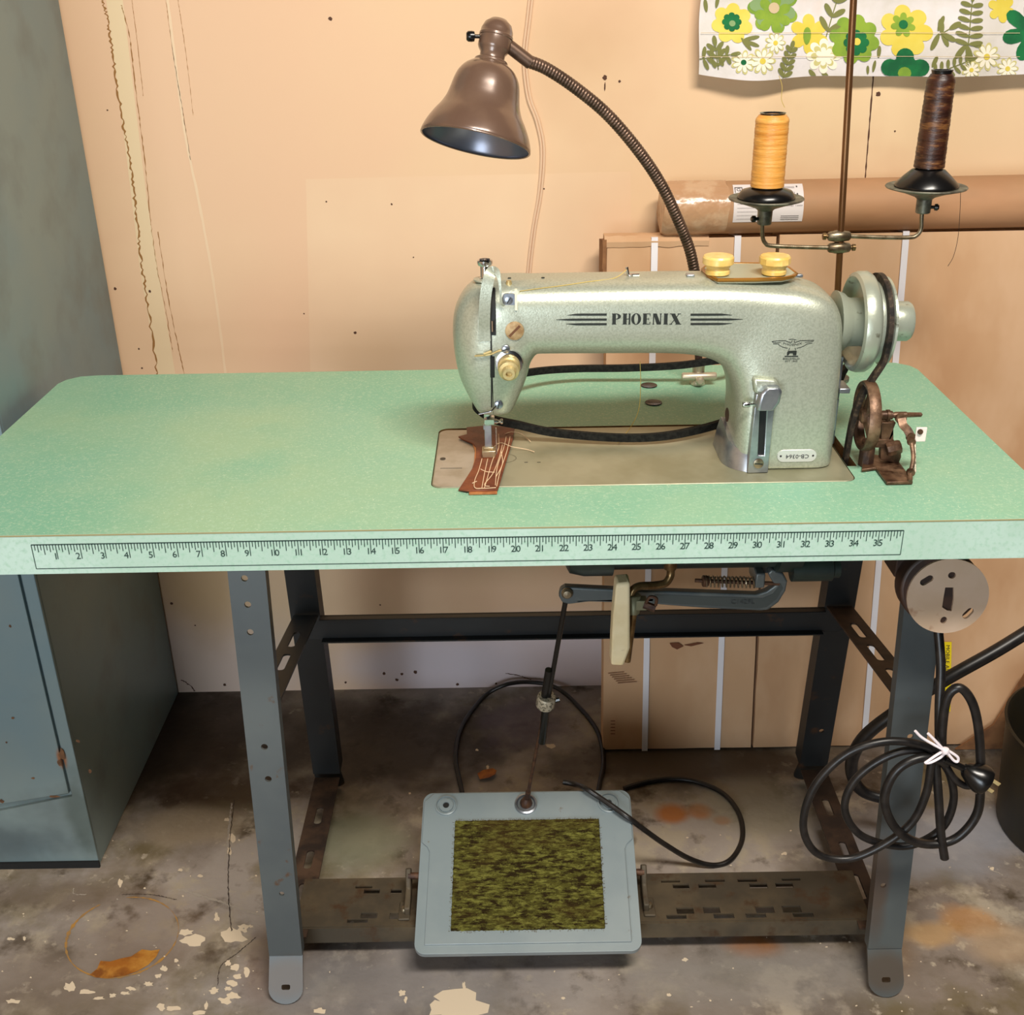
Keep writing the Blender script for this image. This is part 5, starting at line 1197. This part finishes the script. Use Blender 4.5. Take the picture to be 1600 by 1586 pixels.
# ================================================================ bobbin winder
BW = thing('bobbin_winder', 'rusty brown bobbin winder with a spoked friction wheel on the table beside the handwheel', 'bobbin winder', (.46, .14, H))
wc = V((.4385, .147, .8215)); WR = .0400
b = MB(); wn = V((1, -.05, 0)).normalized()
b.lathe([(WR-.005, -.006), (WR-.001, -.0065), (WR, -.004), (WR+.0005, 0), (WR, .004), (WR-.001, .0065), (WR-.005, .006), (WR-.0065, .0), (WR-.005, -.006)], wc, wn, 48)
b.lathe([(.007, -.007), (.009, -.005), (.009, .006), (.006, .008)], wc, wn, 20)
for k in range(3):
    a = math.radians(100+120*k); d = V((0, math.cos(a), math.sin(a))); s_ = V((0, -math.sin(a), math.cos(a)))
    q0 = wc+d*.006; q1 = wc+d*(WR-.004)
    b.add([q0+s_*.007+wn*.003, q0-s_*.007+wn*.003, q1-s_*.004+wn*.002, q1+s_*.004+wn*.002, q0+s_*.007-wn*.003, q0-s_*.007-wn*.003, q1-s_*.004-wn*.002, q1+s_*.004-wn*.002], [(0, 1, 2, 3), (7, 6, 5, 4), (0, 4, 5, 1), (1, 5, 6, 2), (2, 6, 7, 3), (3, 7, 4, 0)])
b.build('friction_wheel', M['rust'], BW)
wy = .147
b = MB(); b.lathe([(.0055, .004), (.0055, .022), (.0065, .0225), (.0065, .026), (.005, .0262), (.005, .029)], wc, (1, 0, 0), 20); b.lathe([(.0028, .029), (.0038, .033), (.0038, .045), (.003, .046), (.0026, .062), (0, .064)], wc, (1, 0, 0), 16); b.build('spindle', M['rust'], BW)
xs0, xs1 = wc.x+.007, wc.x+.032
b = MB(); P = [pY(a, c, wy) for a, c in ((1376, 658), (1398, 658), (1394, 668), (1394, 684), (1401, 694), (1406, 700), (1406, 712), (1402, 722), (1374, 716))]
b.prism([(p.x, p.z) for p in P][::-1], XZ(wy+.004), .009); b.box((wc.x+.006, wy-.006, H+.024), (wc.x+.031, wy+.010, H+.034)); b.build('bracket', M['rust'], BW, bevel=.0015)
b = MB(); p = pY(1396, 700, wy-.010); b.lathe([(.0075, -.008), (.0085, -.006), (.0085, .006), (.0075, .008)], p, (1, 0, .25), 8); b.build('pivot_boss', M['rust'], BW)
b = MB(); P = [pZ(a, c, H+.0008) for a, c in ((1350, 712), (1399, 719), (1421, 748), (1426, 757), (1385, 758), (1368, 735), (1346, 738))]
b.prism([(p.x, p.y) for p in P][::-1], XY(H+.0008), .0038); bp_ = b.build('base_plate', M['rust'], BW, bevel=.001)
b = MB(); p = pZ(1353, 728, H); b.lathe([(.009, 0), (.009, .02), (.0075, .022), (.0075, .03), (.006, .031)], (p.x, p.y+.002, H+.001), (0, 0, 1), 8); b.build('spring_post', M['rustdark'], BW)
la = [pY(1408, 653, .135), pY(1411, 664, .13), pY(1418, 672, .125), pY(1424, 684, .12)]
b = MB(); b.tube(spline(la, 4), 1, sec=[(-.0045, -.002), (.0045, -.002), (.0045, .002), (-.0045, .002)], up=(0, -1, 0)); b.lathe([(.006, 0), (.006, .005)], la[0]+V((0, .003, -.001)), (0, -1, 0), 16); b.lathe([(.0055, 0), (.0055, .005)], la[-1]+V((0, .003, 0)), (0, -1, 0), 16); b.build('lever_arm', M['rust'], BW)
b = MB(); c = pY(1439, 679, .118); b.box((c.x-.006, .1175, c.z-.0085), (c.x+.006, .1195, c.z+.0085)); sq = b.build('white_tab', mat('white_tab', (236, 218, 210), .45), BW, bevel=.0006)
b = MB(); b.lathe([(.003, 0), (.003, .002), (.0012, .0021)], c+V((-.002, -.001, .004)), (0, -1, 0), 14); b.build('tab_screw', M['rustdark'], sq)
b = MB(); l2 = [pY(1424, 690, .118), pY(1427, 715, .108), pY(1423, 738, .100), pZ(1422, 752, H+.005)]; b.tube(spline(l2, 5), .0026, 8)
for q in (l2[0], l2[2]): b.lathe([(.0042, -.003), (.005, 0), (.0042, .003)], q, (0, 1, 0), 12)
b.build('link_rod', M['rust'], BW)
b = MB(); p_ = l2[0]; b.tube([p_+V((.004, 0, 0)), l2[2]+V((.005, 0, 0))], .0012, 6); b.build('return_spring', M['collarw'], BW)
# ================================================================ felt belt loop lying round the pillar
b = MB(); pts = [pY(748, 640, .225), pY(770, 655, .232)+V((0, 0, .0)), pZ(810, 664, .785), pZ(860, 675, .775), pZ(930, 682, .771), pZ(1000, 684, .770), pZ(1060, 678, .771), pZ(1125, 662, .772)]
low = pts
up_ = [pZ(1200, 600, .772), pZ(1190, 560, .782), pZ(1130, 562, .80), pZ(1060, 571, .79), pZ(980, 575, .785), pZ(900, 576, .785), pZ(840, 580, .79), pZ(790, 590, .80), pY(755, 610, .29), pY(742, 628, .25)]
path = low+[pZ(1180, 640, .773)]+up_
path = [p if p.z >= .769 else V((p.x, p.y, .769)) for p in path]
b.tube(spline(path, 6, True), 1, closed=True, sec=[(-.003, -.0046), (.003, -.0046), (.003, .0046), (-.003, .0046)], up=(0, 0, 1))
tag(b.build('felt_belt', M['beltblack'], angle=30), 'black flat belt looped loosely behind the machine head and pillar over the table', 'belt')
# ================================================================ leather scrap
LS = thing('leather_scrap', 'brown leather scrap with stray stitched cream threads under the presser foot', 'leather', pZ(763, 740, H))
lp = [(729, 671), (762, 667), (798, 669), (804, 673), (801, 690), (795, 710), (788, 735), (778, 768), (730, 769), (716, 766), (727, 752), (738, 735), (744, 716), (744, 700), (738, 694), (722, 687), (716, 684), (730, 680)]
b = MB(); P = [pZ(a, c, H+.002) for a, c in lp]
b.prism([(p.x, p.y) for p in P], lambda a, c, h: V((a, c, H+.0018+h+.0012*math.sin(a*190)*math.sin(c*120)+.0005)), .0018)
b.build('leather_top', M['leather'], LS, bevel=.0005, seg=1)
b = MB(); P = [pZ(a, c, H+.001) for a, c in ((733, 764), (776, 764), (777, 772), (733, 773))]; b.prism([(p.x, p.y) for p in P][::-1], XY(H+.0008), .0016)
P = [pZ(a, c, H+.001) for a, c in ((738, 693), (750, 700), (750, 720), (741, 740), (736, 741), (741, 722), (742, 706))]; b.prism([(p.x, p.y) for p in P][::-1], XY(H+.0009), .0014); b.build('leather_underside', M['leatheredge'], LS)
zt5 = H+.0052
for i, pts in enumerate([[(753, 717), (748, 735), (742, 750), (742, 762), (755, 763), (775, 762)], [(762, 717), (757, 740), (753, 762)], [(779, 678), (779, 700), (770, 718), (762, 745), (757, 762)], [(791, 682), (787, 700), (777, 730), (774, 758)], [(797, 682), (792, 705), (782, 735), (776, 760)],
                         [(751, 733), (760, 737), (773, 738)], [(785, 695), (780, 715), (770, 740), (757, 757), (765, 760)], [(789, 678), (800, 675), (815, 678), (829, 690)], [(770, 700), (782, 692), (800, 698), (822, 702), (835, 706)], [(783, 705), (785, 725), (775, 745)], [(745, 752), (738, 755)]]):
    b = MB(); b.tube(spline([pZ(x, y, zt5 if x < 803 else H+.0025) for x, y in pts], 6), .0005, 5); b.build('loose_thread', M['thread'], LS)
# thread strand hanging from the arm
b = MB(); b.tube(spline([pY(1000, 565, .235), pY(1001, 600, .24), pY(998, 640, .25), pZ(985, 668, H+.004), pZ(965, 692, H+.003)], 8), .00045, 5)
tag(b.build('thread_strand', M['goldline']), 'single pale yellow thread hanging under the machine arm onto the bed', 'thread')
# thread on top of arm from pin to head
b = MB(); a0 = htop(pY(984, 430, .185).x-.004, .182, .0016); 
pts = [a0+V((0, 0, .006))]+[hp(x, y, .0012) for x, y in ((960, 434.5), (920, 440), (880, 446), (840, 451), (812, 455))]
b.tube(spline(pts, 5), .00035, 5); tag(b.build('top_thread', M['goldline']), 'thin yellow thread lying across the top of the machine arm', 'thread')
# ================================================================ gooseneck work lamp
WL = thing('work_lamp', 'brown bell-shaded gooseneck work lamp clamped behind the sewing machine', 'lamp', pZ(1090, 598, H))
ax = V((-.215, -.323, -.921)).normalized()       # from socket towards the opening
oc = pY(743, 223, .30); neck = oc-ax*.095
sh = [(.0635, 0), (.0645, .0015), (.0635, .006), (.0600, .015), (.0540, .026), (.0475, .036), (.0430, .046), (.0405, .056), (.0385, .066), (.0355, .075), (.0300, .083), (.0235, .088), (.0200, .090), (.0190, .093), (.0155, .0950)]
pr_ = [(r, .0-a) for r, a in sh]
b = MB(); outer = [(r, a) for r, a in sh]; inner = [(r-.0014, a-.0006 if i else a) for i, (r, a) in enumerate(sh)][::-1]
def cat(P): 
    P = [V((p[0], p[1], 0)) for p in P]; return [(p.x, p.y) for p in spline(P, 5)]
o_s = cat(outer); i_s = [(r-.0014, a) for r, a in o_s][::-1]
prof = o_s+i_s
n_o = len(o_s)
b.lathe(prof, oc, -ax, 64, mfun=lambda i: 0 if i < n_o else 1)
# drop the end caps so that the shade stays open underneath
b.f = b.f[:-2]; b.m = b.m[:-2]; b.flat = b.flat[:-2]
b.build('lamp_shade', [M['lampbrown'], M['lampin']], WL, recalc=False)
b = MB(); b.tube([oc-ax*0+p for p in [(-ax.orthogonal().normalized()*0)]*1], .001, 3) if False else None
u_ = ax.orthogonal().normalized(); w_ = ax.cross(u_)
b = MB(); b.tube([oc+(u_*math.cos(a)+w_*math.sin(a))*.0637 for a in [2*math.pi*i/64 for i in range(64)]], .0011, 8, True); b.build('rim', M['lampbrown'], WL)
b = MB(); b.lathe([(.0150, .090), (.0145, .096), (.0145, .101), (.0175, .105), (.0188, .108), (.0188, .118), (.0196, .119), (.0196, .1215), (.0188, .1225), (.0184, .127), (.0155, .134), (.0095, .139), (0, .141)], oc, -ax, 40); sk = b.build('lamp_socket', M['lampbrown'], WL)
b = MB(); c = oc-ax*.121+V((-.018, -.004, 0)); d_ = V((-1, -.1, .03)); b.lathe([(.0022, 0), (.0022, .006), (.0055, .007), (.006, .010), (.0058, .014), (.004, .016), (0, .016)], c, d_, 10); b.build('switch_key', M['blackplastic'], sk)
b = MB(); b.tube([oc+(u_*0)-ax*.04, oc-ax*.02], .0, 3) if False else b.lathe([(0, .03), (.016, .035), (.022, .05), (.02, .065), (.013, .08), (.013, .093)], oc, -ax, 24); b.build('bulb', mat('frosted_bulb', (150, 150, 156), .3), WL)
g0 = pY(1090, 540, .44)
gp = spline([pY(1086, 428, .43), pY(1077, 388, .425), pY(1060, 345, .415), pY(1034, 290, .405), pY(998, 236, .39), (pY(950, 180, .378)), pY(900, 138, .365), pY(855, 108, .352), pY(826, 96, .342)], 60)
b = MB()
# even spacing for the ribs
L = [0]
for i in range(1, len(gp)): L.append(L[-1]+(gp[i]-gp[i-1]).length)
tot = L[-1]; N_ = 92*4; even = []; j = 0
for i in range(N_+1):
    s = tot*i/N_
    while j < len(L)-2 and L[j+1] < s: j += 1
    t = (s-L[j])/max(1e-9, L[j+1]-L[j]); even.append(gp[j].lerp(gp[j+1], t))
b.tube(even, lambda i: .0064+.0010*(1, .9, 0, .9)[i % 4], 14); b.build('gooseneck', M['goose'], WL, angle=80)
b = MB(); e0 = even[-1]; sc2 = oc-ax*.111+V((.014, .004, 0)); b.tube([e0+(e0-sc2)*.1, sc2], lambda i: .0076, 16); b.build('neck_coupling', M['goose'], WL)
base = pZ(1090, 600, H)
b = MB(); b.tube([even[0]+V((0, 0, .004)), V((base.x, base.y, H+.03))], .0052, 12); b.build('stem', M['rustdark'], WL)
b = MB(); b.lathe([(.011, .0006), (.0115, .004), (.0085, .010), (.0085, .026), (.0095, .028), (.0095, .033), (.006, .034)], (base.x, base.y, H), (0, 0, 1), 24); b.lathe([(.0045, -.024), (.0055, -.022), (.0055, .022), (.0045, .024)], (base.x, base.y-.008, H+.014), (1, 0, 0), 12); b.lathe([(.006, 0), (.006, .01), (.0035, .013)], (base.x, base.y-.008, H+.010), (0, -1, 0), 14); b.build('clamp_base', mat('pale_zinc', (198, 184, 160), .35, .6), WL)
# ================================================================ thread stand
TS = thing('thread_stand', 'tall brassy thread stand pole with two arms carrying grey dish trays', 'thread stand', V((.4865, .45, H)))
pb = V((.4865, .45, H+.002)); ptop = pY(1337, -60, .45)
b = MB(); b.tube([pb, ptop], .0044, 14); b.build('pole', M['pole'], TS)
b = MB(); b.lathe([(.022, 0.0006), (.022, .005), (.010, .009), (.008, .02), (.005, .022)], (pb.x, pb.y, H), (0, 0, 1), 28); b.build('pole_base', M['dish'], TS)
def clamp(px, py, sgn):
    c = pY(px, py, .45); b = MB(); b.lathe([(.0045, -.015), (.0062, -.013), (.0068, -.008), (.0078, -.005), (.0078, .005), (.0068, .008), (.0062, .013), (.0045, .015)], c, (1, 0, 0), 20)
    o = b.build('arm_clamp', M['rodgrey'], TS); b = MB(); b.lathe([(.0025, .012), (.0025, .017), (.0045, .0175), (.0045, .0215), (.003, .022)], c, (sgn, 0, 0), 12); b.build('clamp_screw', M['oldbrass'], o); return c
c1 = clamp(1311, 369, -1); c2 = clamp(1311, 387, 1)
def arm(pts, nm='arm_rod'): b = MB(); b.tube(spline([pY(x, y, .45) for x, y in pts], 6), .0028, 10); b.build(nm, M['rodgrey'], TS)
arm([(1326, 369), (1380, 371), (1420, 371), (1432, 368), (1439, 358), (1440, 340), (1441, 328)])
arm([(1298, 387), (1250, 386), (1205, 384), (1196, 380), (1192, 372), (1191, 358), (1191, 343)])
def tray(px, py, R, s):
    c = pY(px, py, .45); b = MB()
    b.lathe([(.0085, -.032), (.0095, -.031), (.0098, -.014), (.013, -.011), (.030, -.005), (R-.001, .0005), (R, .0018), (R-.001, .003), (.03, .0005), (.012, -.002), (0, -.002)], c, (0, 0, 1), 48)
    o = b.build('dish_tray', M['dish'], TS); b = MB(); b.lathe([(.0022, .009), (.0022, .013), (.0042, .0135), (.0046, .017), (.003, .019), (0, .019)], c+V((0, -.001, -.024)), (s, -.2, 0), 12); b.build('thumb_screw', M['blackplastic'], o); return c
cA = tray(1197, 312, .0492, -1); cB = tray(1447, 294, .0518, 1)
CGn = 'thread cones on the stand'
def cone(name, c, label, rb, hb, rt0, rt1, ht, mthread, flare):
    t = thing(name, label, 'thread cone', c+V((0, 0, .0012)), CGn); z = c+V((0, 0, .0016))
    b = MB(); b.lathe([(rb-.001, 0), (rb, .0015), (rb-.0005, .004)]+flare+[(rt0*.8, hb), (rt1*.72, hb+ht), (rt1*.78, hb+ht+.004 if 'brown' in name else hb+ht+.0015), (rt1*.6, hb+ht+.004 if 'brown' in name else hb+ht+.0015), (rt1*.55, hb+ht-.004), (0, hb+ht-.004)], z, (0, 0, 1), 40); b.build('cone_core', M['blackplastic'], t)
    b = MB(); n = 60; pf_ = [(rt0*.8, hb+.0005)]
    for i in range(n+1):
        q = i/n; r = rt0+(rt1-rt0)*q+.00022*math.sin(i*2.1)+.00018*math.sin(i*.7)
        if q > .94: r -= (q-.94)/.06*.0035
        pf_.append((r, hb+.001+(ht-.002)*q))
    pf_.append((rt1*.74, hb+ht-.0005)); b.lathe(pf_, z, (0, 0, 1), 40); b.build('thread_wrap', mthread, t, angle=60)
cone('gold_thread_cone', cA, 'short cone of golden orange thread on the left tray of the stand', .0375, .0145, .0215, .0212, .0905, M['gold_thread'], [(.0325, .010)])
cone('brown_thread_cone', cB, 'tall cone of dark brown thread on the right tray of the stand', .0405, .024, .0192, .0172, .115, M['brown_thread'], [(.030, .014), (.021, .022)])
# loose threads hanging from the cloth and the brown cone
b = MB(); b.tube(spline([pY(1217, 118, .76), pY(1222, 135, .76), pY(1221, 155, .76), pY(1226, 168, .76)], 6), .0005, 5); tag(b.build('hanging_thread', M['goldline']), 'short yellow thread dangling below the hem of the flowered cloth', 'thread')
b = MB(); b.tube(spline([pY(1501, 300, .45), pY(1500, 330, .45), pY(1497, 370, .46), pY(1490, 400, .46), pY(1481, 416, .46)], 6), .00035, 5); tag(b.build('cone_thread_end', M['leatherbelt']), 'fine brown thread end trailing down from the right tray', 'thread')
# ================================================================ light
wd = bpy.data.worlds.new('world'); SC.world = wd; wd.use_nodes = True; bg = wd.node_tree.nodes['Background']; bg.inputs[0].default_value = (*lin((214, 206, 200)), 1); bg.inputs[1].default_value = AMB
def area(name, loc, tgt, sx, sy, power, col):
    l = bpy.data.lights.new(name, 'AREA'); l.shape = 'RECTANGLE'; l.size = sx; l.size_y = sy; l.energy = power; l.color = col
    o = bpy.data.objects.new(name, l); COL.objects.link(o); o.location = loc; d = V(tgt)-V(loc); o.rotation_euler = d.to_track_quat('-Z', 'Y').to_euler(); return o
for L_ in LIGHTS: area(*L_)
SC.view_settings.view_transform = 'Standard'; SC.view_settings.look = 'None'; SC.view_settings.gamma = 1; SC.view_settings.use_curve_mapping = False
SC.view_settings.exposure = EXPO
